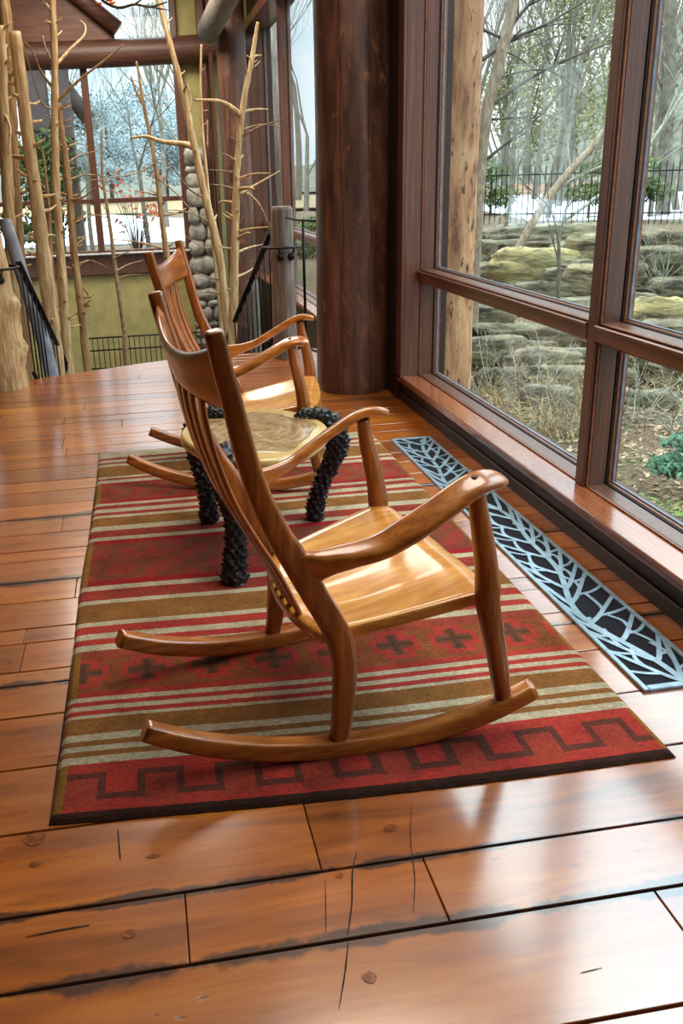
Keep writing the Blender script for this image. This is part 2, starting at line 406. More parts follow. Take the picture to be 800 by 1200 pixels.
# ------------------------------------------------------------------ setting: floor
XW = 1.66                                                            # face of the window wall
EDGE = [(-6., 6.9), (-1.16, 7.16), (-.4, 7.5), (.19, 7.76), (1.49, 7.86), (1.9, 7.9)]
def xs(y):
    for (xa, ya), (xb, yb) in zip(EDGE, EDGE[1:]):
        if ya <= y <= yb: return xa + (xb - xa) * (y - ya) / (yb - ya)
    return -6. if y < EDGE[0][1] else 1.66
fm = MB(); fm.cur = 0
rows = [-3.0, -2.75, -2.5, -2.27, -2.0, -1.8, -1.55, -1.3, -1.05, -.85, -.6, -.35, -.1, .12, .36, .6, .83, 1.08, 1.346, 1.54, 1.805, 2.063, 2.315, 2.496, 2.581, 2.772, 2.879, 3.095, 3.278, 3.49, 3.60, 3.797, 4.0, 4.19, 4.39, 4.56, 4.8, 5.0, 5.16, 5.4, 5.56, 5.747, 5.9, 6.11, 6.3, 6.47, 6.7, 6.85, 7.02, 7.16, 7.3, 7.5, 7.62, 7.76, 7.86]
known = {1.346: [at_z(219, 1085, 0).x], 2.579: [], 2.772: [-.5], 3.797: [-.45], 2.581: [-.49]}
g = .0034
rnd = random.Random(3)
for y0, y1 in zip(rows, rows[1:]):
    cuts = [xs(y0 + .001)] ; x = -6 + rnd.uniform(.4, 3)
    while x < 1.6:
        if x > cuts[0] + .3: cuts.append(x)
        x += rnd.uniform(1.6, 3.6)
    for k in known.get(y0, []): cuts = [c for c in cuts if abs(c - k) > .5] + [k]
    cuts = sorted(cuts) + [XW + .04]
    for i, (a, b_) in enumerate(zip(cuts, cuts[1:])):
        a0, a1 = (xs(y0 + .001), xs(y1 - .001)) if i == 0 else (a, a)
        ga = .0014; z = rnd.uniform(-.0012, .0)
        bv = .0018
        lo = [(a0 + ga, y0 + g), (b_ - ga, y0 + g), (b_ - ga, y1 - g), (a1 + ga, y1 - g)]
        hi = [(a0 + ga + bv, y0 + g + bv), (b_ - ga - bv, y0 + g + bv), (b_ - ga - bv, y1 - g - bv), (a1 + ga + bv, y1 - g - bv)]
        vs = [(p[0], p[1], -.03) for p in lo] + [(p[0], p[1], z - bv * .8) for p in lo] + [(p[0], p[1], z) for p in hi]
        fs = [(8, 9, 10, 11)] + [(4 + k, 4 + (k + 1) % 4, 8 + (k + 1) % 4, 8 + k) for k in range(4)] + [(k, (k + 1) % 4, 4 + (k + 1) % 4, 4 + k) for k in range(4)]
        fm.add(vs, fs)
fm.cur = 1                                                           # dark subfloor seen through the gaps
pts = [(-6., -3.), (1.7, -3.), (1.7, 7.85)] + [(x, y - .005) for x, y in EDGE[::-1][1:]]
n = len(pts)
fm.add([(x, y, -.012) for x, y in pts] + [(x, y, -.25) for x, y in pts], [tuple(range(n)), tuple(range(2 * n - 1, n - 1, -1))] + [(k, k + n, (k + 1) % n + n, (k + 1) % n) for k in range(n)])
def crack(pts, w):
    P, _, _ = catmull([at_z(x, y, .0003) for x, y in pts], [0] * len(pts), [0] * len(pts), 5); vs = []
    for i, p in enumerate(P):
        d = (P[min(i + 1, len(P) - 1)] - P[max(i - 1, 0)]).normalized(); q = w * (.35 + .65 * sin(pi * (i + .4) / len(P))) * U(.7, 1.2); k = Vector((-d.y, d.x, 0)) * q
        vs += [(p.x + k.x, p.y + k.y, .0005), (p.x - k.x, p.y - k.y, .0005)]
    fm.add(vs, [(2 * i, 2 * i + 1, 2 * i + 3, 2 * i + 2) for i in range(len(P) - 1)])
for pts_, w_ in (([(418, 998), (413, 1020), (412, 1060), (407, 1096)], .0022), ([(408, 1104), (404, 1140), (397, 1182)], .0016), ([(482, 942), (481, 985), (486, 1030), (484, 1070)], .0012), ([(381, 1030), (382, 1092)], .0010), ([(138, 972), (141, 1008)], .002), ([(30, 1098), (70, 1090), (105, 1084)], .0022), ([(680, 1140), (705, 1134)], .001)): crack(pts_, w_)
def knot(px, py, rx, ry, mi):
    c = at_z(px, py, 0); n = 18; fm.cur = mi
    fm.add([(c.x + rx * cos(2 * pi * k / n) * U(.8, 1.15), c.y + ry * sin(2 * pi * k / n) * U(.8, 1.15), .0004 + .0001 * mi) for k in range(n)], [tuple(range(n))])
for a_ in ((457, 970, .022, .018), (433, 1145, .02, .017), (40, 983, .035, .03), (41, 1013, .018, .012), (151, 1094, .02, .016), (398, 1026, .012, .009), (12, 775, .02, .02), (180, 1003, .02, .008)):
    knot(a_[0], a_[1], a_[2] * .75, a_[3] * .75, 2); knot(a_[0], a_[1], a_[2] * .38, a_[3] * .35, 1)
M['knot'] = plain('pine_knot', (124, 62, 22), .3, 0, 60, .3, .1)
struct('floor', fm, [M['floor'], M['gap'], M['knot']])
lf = MB(); lf.box(-6, 3, 6.0, 13.3, -1.95, -1.85); struct('floor_lower', lf, M['beam'])

# ------------------------------------------------------------------ setting: window wall on the right
YF = 5.66                                                            # far jamb of the big window
def wall_right():
    m = MB()
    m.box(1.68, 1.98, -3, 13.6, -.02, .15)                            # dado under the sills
    m.box(1.66, 1.98, -3, .92, -.02, 4.2)
    m.box(1.66, 1.98, 5.76, 6.56, -.02, 4.2)                          # pier behind the log column
    m.box(1.68, 1.98, 13.15, 13.6, -1.9, 4.2)
    m.box(1.68, 1.98, -3, 13.6, 3.3, 4.2)
    m.box(1.68, 1.98, 7.8, 13.6, -1.9, -.02)
    m.box(1.668, 1.68, -3, 7.7, -.02, .06, .004)
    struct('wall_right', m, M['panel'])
wall_right()
def window_unit(name, y0, y1, mulls, z1=3.3):
    """frame, transom, mullions and panes set in the right-hand wall between y0 and y1"""
    r = tag(empty(name, (1.755, (y0 + y1) / 2, .18)), kind='structure')
    s = MB()                                                         # deep sill board with grooved nosing
    s.box(1.64, 1.80, y0 - .02, y1 + .11, .157, .18, .004); s.box(1.645, 1.72, y0 - .02, y1 + .11, .135, .159, .004)
    s.build('sill', M['sill'], r, cent=True)
    for yy, sg in ((y0, -1), (y1, 1)):
        j = MB(); ya, yb = (yy, yy + .11) if sg > 0 else (yy - .11, yy)
        j.box(1.64, 1.662, ya, yb, .16, z1, .004); j.box(1.662, 1.80, ya + .004 * sg, yb, .18, z1, .002); j.build('jamb', M['frame'], r, cent=True)
    h = MB(); h.box(1.64, 1.9, y0 - .1, y1 + .1, z1 - .02, z1 + .1, .004); h.build('head_board', M['frame_y'], r, cent=True)
    mulls = sorted(mulls); bays = []; a = y0
    for q in mulls: bays.append((a, q - .036)); a = q + .036
    bays.append((a, y1))
    for q in mulls:
        k = MB(); k.box(1.755, 1.86, q - .034, q + .034, .18, z1, .003); k.build('mullion', M['frame'], r, cent=True)
    for a, b_ in bays:
        t = MB(); t.box(1.752, 1.86, a, b_, .79, .853, .004); t.box(1.744, 1.76, a, b_, .845, .857, .003); t.build('transom', M['frame_y'], r, cent=True)
        for za, zb in ((.18, .79), (.857, z1)):
            # stop mouldings in steps: bead, wide stop, dark gasket, sash
            st = MB()
            def ring(mb, x0, x1, i0, i1, zlo=0):
                mb.box(x0, x1, a + i0, a + i1, za + i0, zb - i0, .002); mb.box(x0, x1, b_ - i1, b_ - i0, za + i0, zb - i0, .002)
                mb.box(x0, x1, a + i1, b_ - i1, za + i0, za + i1, .002); mb.box(x0, x1, a + i1, b_ - i1, zb - i1, zb - i0, .002)
            ring(st, 1.778, 1.85, 0, .009); f1 = st.build('stop', M['frame'], r, cent=True)
            bd = MB(); ring(bd, 1.768, 1.778, 0, .008); bd.build('bead', M['bead'], r, cent=True)
            gs = MB(); ring(gs, 1.853, 1.86, .003, .013); gs.build('gasket', M['seal'], r, cent=True)
            sa = MB(); ring(sa, 1.862, 1.90, .0, .016); sa.build('sash', M['bead'], r, cent=True)
            gl = MB(); gl.box(1.879, 1.885, a + .013, b_ - .013, za + .013, zb - .013); gl.build('pane', M['glass'], r, cent=True)
            sp = MB(); ring(sp, 1.876, 1.888, .015, .022); sp.build('spacer', M['sinkgrey'], r, cent=True)
    return r
window_unit('window_1', 1.02, YF, [3.336])
window_unit('window_2', 6.66, 13.06, [11.15, 8.6])

# ------------------------------------------------------------------ setting: far wall and roof
FY = 13.2
fw = MB()
fw.box(-6, 1.7, FY + .02, FY + .25, -1.9, .27)
fw.box(.68, 1.7, FY + .02, FY + .25, .27, 4.2)
fw.box(-6, -3.2, FY + .02, FY + .25, .27, 4.2)
struct('wall_far', fw, M['yellow'])
def far_window():
    r = tag(empty('window_3', (-.8, FY, .27)), kind='structure')
    m = MB(); m.box(-3.25, .74, FY - .06, FY + .05, .24, .57, .01); m.build('lower_rail', M['frame'], r, cent=True)
    m = MB(); m.box(-3.3, .78, FY - .14, FY - .02, .515, .54, .006); m.build('sill', plain('pale_sill', (196, 196, 196), .4), r, cent=True)
    for x in (-3.2, -2.05, -.505, .72):
        m = MB(); w = .055 if abs(x) < .6 else .07; m.box(x - w / 1.2, x + w / 1.2, FY - .06, FY + .06, .55, 2.95, .006); m.build('mullion', M['frame'], r, cent=True)
    for a, b_ in ((-3.15, -2.1), (-2.0, -.55), (-.46, .66)):
        m = MB(); m.box(a, b_, FY - .05, FY + .05, 1.19, 1.25, .004); m.build('transom', M['frame'], r, cent=True)
        for za, zb in ((.57, 1.19), (1.25, 2.93)):
            m = MB(); m.box(a, b_, FY, FY + .008, za, zb); m.build('pane', M['glass'], r, cent=True)
far_window()
bm_ = MB(); bm_.sweep([(-6, FY - .15, 2.98), (-2, FY - .15, 2.98), (.2, FY - .15, 3.02), (1.75, FY - .15, 3.10)], .165, .165, (0, 1, 0), 16, 2, sub=3)
tag(bm_.build('log_beam', M['beam'], cent=True), 'brown horizontal log beam across the top of the far window', 'beam')
# clerestory above the beam: gable boards, sloping log, pane
gp = MB()
q0, q1, q2 = at_y(0, 30, FY), at_y(86, -30, FY), at_y(134, 42, FY)
gp.add([(-6, FY, 2.98), (q2.x, FY, 2.98), (q2.x, FY, q2.z), (q1.x, FY, q1.z + .1), (q1.x - .6, FY, 4.2), (-6, FY, 4.2)] + [(-6, FY + .1, 2.98), (q2.x, FY + .1, 2.98), (q2.x, FY + .1, q2.z), (q1.x, FY + .1, q1.z + .1), (q1.x - .6, FY + .1, 4.2), (-6, FY + .1, 4.2)],
       [(0, 1, 2, 3, 4, 5), (11, 10, 9, 8, 7, 6), (1, 7, 8, 2), (2, 8, 9, 3), (3, 9, 10, 4)])
struct('wall_gable', gp, M['gable'])
rf = MB(); a0 = at_y(138, 34, FY - .1); a1 = at_y(48, -40, FY - .1)
rf.sweep([a0, a1], .1, .1, (0, 1, 0), 12, 2.5); tag(rf.build('log_rafter', M['beam'], cent=True), 'brown sloping rafter rising left from the log beam', 'beam')
tr = MB(); tr.box(.66, .74, FY - .06, FY + .06, 3.1, 4.2, .005); struct('trim_1', tr, M['frame'])
cg = MB(); cg.box(q2.x, .66, FY, FY + .008, 3.1, 4.2)
struct('window_4', cg, M['glass'])
pu = MB(); e0 = at_y(243, 38, 12.4); pu.sweep([(e0.x, 12.3, e0.z), (e0.x + .2, 9.0, e0.z + .3)], .14, .14, (0, 0, 1), 16, 2.0)
tag(pu.build('log_purlin', M['greylog'], cent=True), 'grey log end seen from below, butting above the far right corner', 'beam')
dp = MB(); dp.tube([(1.37, 12.45, -1.9), (1.37, 12.45, 1.2), (1.36, 12.45, 4.2)], [.195, .19, .185], 20, 4)
tag(dp.build('log_post', M['column'], cent=True), 'smooth dark brown round post in the far right corner', 'column')
jb = MB(); jb.box(1.12, 1.17, 12.9, 13.18, -.6, 4.2, .01); jb.box(1.0, 1.1, 13.05, 13.2, .05, 4.2, .01); struct('trim_2', jb, M['frame'])
sp = MB()
rnd = random.Random(11)
def stone(mb, c, r, seed):
    n, k_ = 14, 9; vs = []
    for i in range(k_ + 1):
        ph = -pi / 2 + pi * i / k_
        for k in range(n):
            th = 2 * pi * k / n; d = Vector((cos(ph) * cos(th), cos(ph) * sin(th), sin(ph))); e = 3.0
            d = d / (abs(d.x) ** e + abs(d.y) ** e + abs(d.z) ** e) ** (1 / e)
            f = 1 + .22 * noise.noise(d * 1.3 + Vector((seed * 2.7, seed, 0)))
            vs.append(Vector((d.x * r[0], d.y * r[1], d.z * r[2])) * f + Vector(c))
    mb.add(vs, [(i * n + k, i * n + (k + 1) % n, (i + 1) * n + (k + 1) % n, (i + 1) * n + k) for i in range(k_) for k in range(n)], True)
z = -1.0; sd_ = 0
while z < 1.72:
    hh = rnd.uniform(.10, .26); x = .72 - (.0 if z > .5 else .02)
    xe = 1.06 if z < .9 else 1.0
    while x < xe - .03:
        w = min(rnd.uniform(.14, .36), xe - x)
        if xe - x - w < .08: w = xe - x
        stone(sp, (x + w / 2, 12.97 + rnd.uniform(-.03, .02), z + hh / 2), (w * .52, .17, hh * .53), sd_); x += w; sd_ += 1
    z += hh * .95
sp.box(.78, .98, 12.97, 13.2, -1.9, 1.7)
stone(sp, (.82, 12.98, 1.78), (.11, .13, .05), 90)
tag(sp.build('stone_pillar', M['stonewall'], cent=True), 'short pillar of stacked rounded grey stones right of the far window', 'pillar')
cl = MB(); cl.box(-6, 2.4, -3, 13.6, 4.2, 4.35)
struct('ceiling', cl, M['ceil'])
wl = MB(); wl.box(-6.1, -6.0, -3, 13.5, -1.9, 4.2); struct('wall_left', wl, M['gable'])
wb = MB(); wb.box(-6, 1.7, -3.1, -3.0, -.02, 4.2); struct('wall_back', wb, M['gable'])

# ------------------------------------------------------------------ log column by the window
def log_column():
    m = MB(); P = []; W = []
    n, rings = 40, 60; vs = []
    bx, by = 1.455, 6.22
    for i in range(rings + 1):
        z = -.0 + 4.2 * i / rings
        for k in range(n):
            a = 2 * pi * k / n
            r = .262 - .006 * z + .012 * noise.noise(Vector((cos(a) * 1.6, sin(a) * 1.6, z * .8))) + .005 * noise.noise(Vector((cos(a) * 5, sin(a) * 5, z * 3)))
            if z < .03: r -= .012
            vs.append((bx + .01 * sin(z) + r * cos(a), by + r * sin(a), z))
    m.add(vs, [(i * n + k, i * n + (k + 1) % n, (i + 1) * n + (k + 1) % n, (i + 1) * n + k) for i in range(rings) for k in range(n)], True)
    m.add([vs[k] for k in range(n)], [tuple(range(n))])
    o = m.build('log_column', M['column'], loc=(bx, by, 0))
    tag(o, 'massive dark brown log column standing on the floor between the two windows', 'column')
log_column()

# ------------------------------------------------------------------ rug
def make_rug():
    W_, D_ = 1.592, 3.175
    nu, nv = 160, 400
    red, red2, tan, white, brown, gold, dark = (158, 60, 44), (180, 60, 48), (148, 98, 48), (198, 182, 150), (98, 56, 34), (150, 106, 40), (64, 38, 28)
    B = [0, .0075, .068, .077, .085, .093, .101, .109, .134, .14, .147, .156, .162, .17, .259, .272, .285, .298, .316, .326, .37, .379, .407, .421, .565, .577, .602, .619, .654, .666, .677, .692, .707, .718, .815, .831, .84, .851, .907, .92, .93, .945, .958, 1.01]
    Cc = ['dark', 'border', white, tan, white, tan, white, tan, white, red2, white, red2, white, 'cross', white, red2, white, red2, white, tan, white, red, white, 'motif', white, red, white, tan, white, red, white, red, white, 'motif2', white, red, white, tan, white, red, white, red, white, 'red_end']
    rr = random.Random(5)
    wob = [rr.uniform(-.0006, .0006) for _ in range(nu + 1)]
    def colour(u, v, iu):
        x = u * W_
        vv = v
        k = 0
        while k + 1 < len(B) - 1 and vv >= B[k + 1]: k += 1
        c = Cc[k]; t = (vv - B[k]) / (B[k + 1] - B[k])
        if u < .018 or u > .986:
            if c not in ('dark',) and not isinstance(c, tuple): return gold if int(v * 400) % 3 else tan
        if isinstance(c, tuple): return c
        if c == 'dark': return dark
        if c == 'border':
            p = .2; q = ((x - .02) / p) % 1.0
            lo, hi, th = .22, .80, .12
            on = False
            if q < .5 and hi - th < t < hi: on = True
            if q >= .5 and lo < t < lo + th: on = True
            for e in (0, .5):
                d = abs(((q - e + .5) % 1) - .5)
                if d < .055 and lo < t < hi: on = True
            if on: return (104, 56, 44)
            inside = (q < .5 and t < hi - th and t > .1)
            return (164, 64, 48) if inside else red2
        if c == 'cross':
            p = .199; q = ((x + .06) / p) % 1.0; a = abs(q - .5) * p; b = abs(t - .5) * .283
            def plus(e):
                return (a < .022 + e and b < .062 + e) or (a < .058 + e and b < .024 + e)
            if plus(0): return (98, 60, 42) if (a < .008 or b < .008) else (120, 72, 48)
            if plus(.024): return (180, 62, 50)
            if t < .1: return red2
            return (146, 80, 42) if t < .8 else (152, 66, 44)
        if c == 'motif':
            s1 = .05; i, j = int(x / s1), int(t * 9)
            pat = ["001100110", "011110010", "110011110", "010010011", "011110110", "000110010", "110010110", "011001100"]
            on = pat[i % 8][j] == '1'
            if t < .1 or t > .9: return (166, 34, 36)
            return (132, 68, 46) if on else (156, 60, 46)
        if c == 'motif2':
            s1 = .033; i, j = int(x / s1), int(t * 7)
            on = (i + abs(j - 3)) % 4 < 2
            if t < .12 or t > .9: return (166, 40, 40)
            return (140, 78, 50) if on else (162, 62, 48)
        if c == 'red_end': return red if t < .75 else (120, 40, 30)
        return red
    def zz(u, v):
        x, y = u * W_, v * D_
        e = min(u * W_, (1 - u) * W_, v * D_, (1 - v) * D_)
        return .0125 * (1 - math.exp(-e / .008)) + .0015 * noise.noise(Vector((x * 3, y * 3, 0))) * min(1, e / .05)
    FL, FR, BL, BR = Vector((-.334, 1.818)), Vector((1.258, 1.75)), Vector((-.318, 4.969)), Vector((1.268, 5.01))
    vs = []; cols = []
    for j in range(nv + 1):
        v = j / nv
        for i in range(nu + 1):
            u = i / nu
            p = (FL * (1 - u) + FR * u) * (1 - v) + (BL * (1 - u) + BR * u) * v
            p.y -= .022 * sin(pi * u) * (1 - v) ** 4
            p.x += .006 * sin(v * 11) * (1 - u); p.y += .004 * sin(u * 9 + v * 3) * min(1, 8 * min(v, 1 - v)) + .0016 * noise.noise(Vector((u * 60, v * 30, 0)))
            p.y += wob[i] * .8 * (1 if j in (0, nv) else .3)
            vs.append((p.x, p.y, zz(u, v) + .002))
    fs = [(j * (nu + 1) + i, j * (nu + 1) + i + 1, (j + 1) * (nu + 1) + i + 1, (j + 1) * (nu + 1) + i) for j in range(nv) for i in range(nu)]
    m = MB(); m.add(vs, fs, False)
    # underside
    m.add([(FL.x, FL.y, .001), (FR.x, FR.y, .001), (BR.x, BR.y, .001), (BL.x, BL.y, .001)], [(3, 2, 1, 0)])
    o = m.build('rug', M['rug'])
    ca = o.data.color_attributes.new('weave', 'FLOAT_COLOR', 'CORNER')
    buf = []
    for j in range(nv):
        for i in range(nu):
            c = lin(colour((i + .5) / nu, (j + .5) / nv, i)); k = rr.uniform(.86, 1.1)
            buf += [c[0] * k, c[1] * k, c[2] * k, 1] * 4
    buf += list(lin(dark)) * 4
    ca.data.foreach_set('color', buf)
    tag(o, 'red and brown striped flat woven rug with crosses, lying under both rocking chairs', 'rug')
make_rug()

# ------------------------------------------------------------------ floor grille
def make_grille():
    x0, x1, y0, y1 = 1.34, 1.572, 2.05, 4.80
    r = empty('floor_grille', (x0, y0, 0)); tag(r, 'long sky-tinted metal floor vent grille cut with leafy branch pattern beside the window', 'vent')
    s = MB(); s.box(x0 + .006, x1 - .006, y0 + .006, y1 - .006, .0005, .003); s.build('mesh_screen', M['screen'], r)
    f = MB(); zt, zb = .0105, .0035
    b = .017
    f.box(x0, x0 + b, y0, y1, .0005, zt, .002); f.box(x1 - b, x1, y0, y1, .0005, zt, .002)
    f.box(x0 + b, x1 - b, y0, y0 + b * 1.3, .0005, zt, .002); f.box(x0 + b, x1 - b, y1 - b * 1.3, y1, .0005, zt, .002)
    f.build('border_frame', M['grille'], r)
    t = MB(); rg = random.Random(21); cnt_ = [0]
    def rib(pts, w0, w1):
        cnt_[0] += 1; zq = zt - .0035 + .00003 * cnt_[0]
        P, W, _ = catmull([Vector((p[0], p[1], 0)) for p in pts], [w0 + (w1 - w0) * i / (len(pts) - 1) for i in range(len(pts))], [0] * len(pts), 5)
        vs = []
        for i, p in enumerate(P):
            d = (P[min(i + 1, len(P) - 1)] - P[max(i - 1, 0)]).normalized(); nrm = Vector((-d.y, d.x, 0))
            for q in (p + nrm * W[i], p - nrm * W[i]):
                q.x = min(max(q.x, x0 + .004), x1 - .004); q.y = min(max(q.y, y0 + .004), y1 - .004)
                vs += [(q.x, q.y, zq), (q.x, q.y, zb)]
        fs = []
        for i in range(len(P) - 1):
            a, c = i * 4, i * 4 + 4
            fs += [(a, a + 2, c + 2, c), (a, c, c + 1, a + 1), (a + 2, a + 3, c + 3, c + 2)]
        t.add(vs, fs)
    xm = (x0 + x1) / 2
    # growing branches, each an arc from the near end towards the far end
    y = y0 - .1; k = 0
    def stem(y): return xm + .055 * sin(y * 4.1 + .6) + .02 * sin(y * 9.3)
    st = [(stem(y0 + i * .06), y0 + i * .06) for i in range(int((y1 - y0) / .06) + 1)]
    rib(st, .011, .009)
    y = y0 + .03
    while y < y1 - .04:
        for sd in (-1, 1):
            ys = y + rg.uniform(-.012, .012); sx = stem(ys); L = rg.uniform(.16, .26)
            ex = x0 + .008 if sd < 0 else x1 - .008
            mx = sx + (ex - sx) * .5; p2 = (mx, ys + L * .45); p3 = (ex, ys + L)
            rib([(sx, ys), (sx + (ex - sx) * .22, ys + L * .16), p2, p3], .0095, .007)
            # side veins off each branch
            if abs(ex - sx) > .07:
                q = (mx + (ex - mx) * .15, ys + L * .55)
                rib([p2, (p2[0] + sd * .004, p2[1] + .05), (p2[0] - sd * rg.uniform(.0, .03), p2[1] + rg.uniform(.09, .14))], .007, .006)
                s0 = (sx + (ex - sx) * .3, ys + L * .24)
                rib([s0, (s0[0] + (ex - s0[0]) * .5, s0[1] + .012), (ex, s0[1] + rg.uniform(.03, .06))], .007, .006)
        y += rg.uniform(.12, .15)
    t.build('branch_tracery', M['grille'], r)
make_grille()

# ------------------------------------------------------------------ rocking chair
def make_chair():
    r = empty('rocking_chair', (0, 0, 0))
    def ys_(x): return .312 + .119 * x
    for s in (-1, 1):
        # rear leg sweeping up into the back post
        P = [(-.002, s * .312, .05), (.008, s * .310, .11), (.018, s * .306, .21), (.02, s * .302, .28), (.008, s * .299, .345), (-.02, s * .303, .41), (-.056, s * .31, .478), (-.12, s * .324, .608), (-.148, s * .33, .66), (-.194, s * .34, .772), (-.223, s * .348, .878), (-.245, s * .357, .98), (-.263, s * .365, 1.056), (-.281, s * .374, 1.145)]
        D = [.024, .027, .030, .032, .034, .034, .033, .033, .030, .026, .0245, .023, .022, .0205]
        m = MB(); m.sweep(P, [.019, .021, .022, .023, .025, .025, .024, .023, .022, .020, .019, .019, .019, .0185], D, (0, 1, 0), 16, 3.6, sub=5, endround=.2)
        m.build('back_post', M['chair_z'], r)
        m = MB(); m.sweep([(.455, s * .364, .085), (.435, s * .363, .19), (.411, s * .362, .31), (.391, s * .361, .40), (.388, s * .362, .445), (.381, s * .364, .50), (.366, s * .368, .58), (.348, s * .371, .66), (.340, s * .370, .715)],
                          [.020, .0235, .026, .029, .030, .027, .025, .022, .019], [.021, .025, .028, .031, .032, .029, .027, .023, .020], (0, 1, 0), 16, 2.5, sub=4)
        m.build('front_leg', M['chair_z'], r)
        # rocker, bent lamination splaying outwards to the front
        rp = [(-.495, .157), (-.41, .117), (-.33, .087), (-.21, .056), (-.08, .036), (.02, .031), (.11, .031), (.24, .040), (.33, .056), (.39, .071), (.46, .096), (.535, .128)]
        m = MB(); m.sweep([(x, s * ys_(x), z) for x, z in rp], [.024, .025, .026, .027, .027, .027, .027, .027, .026, .026, .026, .025], [.0235, .025, .026, .026, .026, .026, .026, .026, .026, .026, .025, .024], (0, 1, 0), 20, 5.5, sub=4)
        m.build('rocker', M['chair_x'], r)
        # arm: flows out of the post, sweeps up and outwards, rounded paddle end
        P = [(-.092, .321, .556), (-.060, .324, .562), (-.02, .331, .574), (.04, .345, .588), (.10, .362, .607), (.17, .374, .645), (.24, .378, .685), (.31, .374, .724), (.355, .369, .738), (.392, .363, .737), (.416, .359, .730)]
        Wd = [.016, .021, .030, .035, .039, .043, .043, .040, .038, .034, .022]
        Hd = [.056, .046, .031, .022, .017, .016, .0155, .016, .016, .015, .011]
        m = MB(); m.sweep([(x, s * y, z) for x, y, z in P], Wd, Hd, (.15, s * 1, -.25 * s * s), 20, 3.0, sub=5)
        a = m.build('arm', M['chair_x'], r)
        pg = MB(); n = 14
        pg.tube([(.336, s * .368, .735), (.334, s * .368, .7535)], [.0085, .0085], 12)
        tag(pg.build('plug', M['peg'], a), 'dark round plug in the arm')
    # crest rail bowed backwards, top edge dipping in the middle
    m = MB(); nu, nv = 24, 8; vs = []
    for side in (1, -1):
        for j in range(nv + 1):
            for i in range(nu + 1):
                u = -1 + 2 * i / nu; q = 1 - u * u; t = j / nv
                zt = 1.114 - .054 * q - .012 * math.exp(-((abs(u) - 1) / .06) ** 2) * 0; zb = .968 - .018 * q
                z = zb + (zt - zb) * t
                x = -.243 - .262 * (z - .97) - .042 * q; th = .0115 * (1 - .75 * (max(0, abs(t - .5) - .36) / .14) ** 2)
                y = u * (.345 + .09 * (z - .97))
                vs.append((x + side * th, y, z))
    L = (nu + 1) * (nv + 1); id_ = lambda s_, j, i: s_ * L + j * (nu + 1) + i
    fs = []
    for j in range(nv):
        for i in range(nu):
            fs.append((id_(0, j, i), id_(0, j, i + 1), id_(0, j + 1, i + 1), id_(0, j + 1, i))); fs.append((id_(1, j, i + 1), id_(1, j, i), id_(1, j + 1, i), id_(1, j + 1, i + 1)))
    for i in range(nu):
        fs.append((id_(0, nv, i), id_(0, nv, i + 1), id_(1, nv, i + 1), id_(1, nv, i))); fs.append((id_(0, 0, i + 1), id_(0, 0, i), id_(1, 0, i), id_(1, 0, i + 1)))
    m.add(vs, fs, True); m.build('crest_rail', M['crest'], r)
    # scooped seat
    m = MB(); nu, nv = 28, 26; top = []; bot = []
    def seatpt(a, b):
        # a: 0 rear .. 1 front ; b: -1..1
        hw = .262 + .098 * min(1, a * 1.02) ** .9
        if a < .1: hw -= .022 * (1 - a / .1) ** 2
        if a > .93: hw -= .03 * ((a - .93) / .07) ** 2
        y = b * hw; q = 1 - b * b
        xr, xf = -.02 - .036 * q, .415 + .035 * q
        x = xr + (xf - xr) * a
        base = .348 + .095 * a
        sc = -.030 * (sin(pi * min(1, max(0, (a + .02) / .95)) ** .8)) * (abs(1 - abs(abs(b) - .42) / .6) if abs(b) > .42 else 1 - .25 * (1 - abs(b) / .42))
        edge = -.028 * max(0, (a - .84) / .16) ** 2 * (1 - .35 * abs(b)) - .016 * q * a
        rear = -.012 * max(0, (.06 - a) / .06)
        return x, y, base + sc * (1 - .2 * abs(b) ** 4) + edge + rear
    for j in range(nv + 1):
        for i in range(nu + 1):
            a = j / nv; b = -1 + 2 * i / nu; x, y, z = seatpt(a, b)
            top.append((x, y, z))
    for j in range(nv + 1):
        for i in range(nu + 1):
            a = j / nv; b = -1 + 2 * i / nu; x, y, z = seatpt(a, b)
            e = min(1 - abs(b), a * .9, (1 - a) * .9); ins = .0
            zb = .348 + .095 * a - .040 - .014 * (1 - b * b)
            bot.append((x * (1 if 0 < j < nv else 1), y * (.985 if e > 0 else .97), zb))
    n1 = nu + 1
    loop = [(0, i) for i in range(nu)] + [(j, nu) for j in range(nv)] + [(nv, i) for i in range(nu, 0, -1)] + [(j, 0) for j in range(nv, 0, -1)]
    cxs = .2
    fs = []
    for j in range(nv):
        for i in range(nu): fs.append((j * n1 + i, j * n1 + i + 1, (j + 1) * n1 + i + 1, (j + 1) * n1 + i))
    vs = list(top); rings = [[j * n1 + i for j, i in loop]]
    for drop, outw in ((.003, .004), (.010, .006), (.022, .006), (.032, .003), (.038, -.004)):
        rg_ = []
        for q, (j, i) in enumerate(loop):
            p = Vector(top[j * n1 + i]); a_ = Vector(top[loop[q - 1][0] * n1 + loop[q - 1][1]]); b_ = Vector(top[loop[(q + 1) % len(loop)][0] * n1 + loop[(q + 1) % len(loop)][1]])
            d = (b_ - a_); d.z = 0; d.normalize(); nrm = Vector((d.y, -d.x, 0))
            if nrm.dot(p - Vector((cxs, 0, p.z))) < 0: nrm = -nrm
            rg_.append(len(vs)); vs.append(tuple(p + nrm * outw - Vector((0, 0, drop))))
        rings.append(rg_)
    for r0_, r1_ in zip(rings, rings[1:]):
        for q in range(len(loop)): fs.append((r0_[q], r1_[q], r1_[(q + 1) % len(loop)], r0_[(q + 1) % len(loop)]))
    base_ = len(vs)
    low = {}
    for q, k in enumerate(loop): low[k] = rings[-1][q]
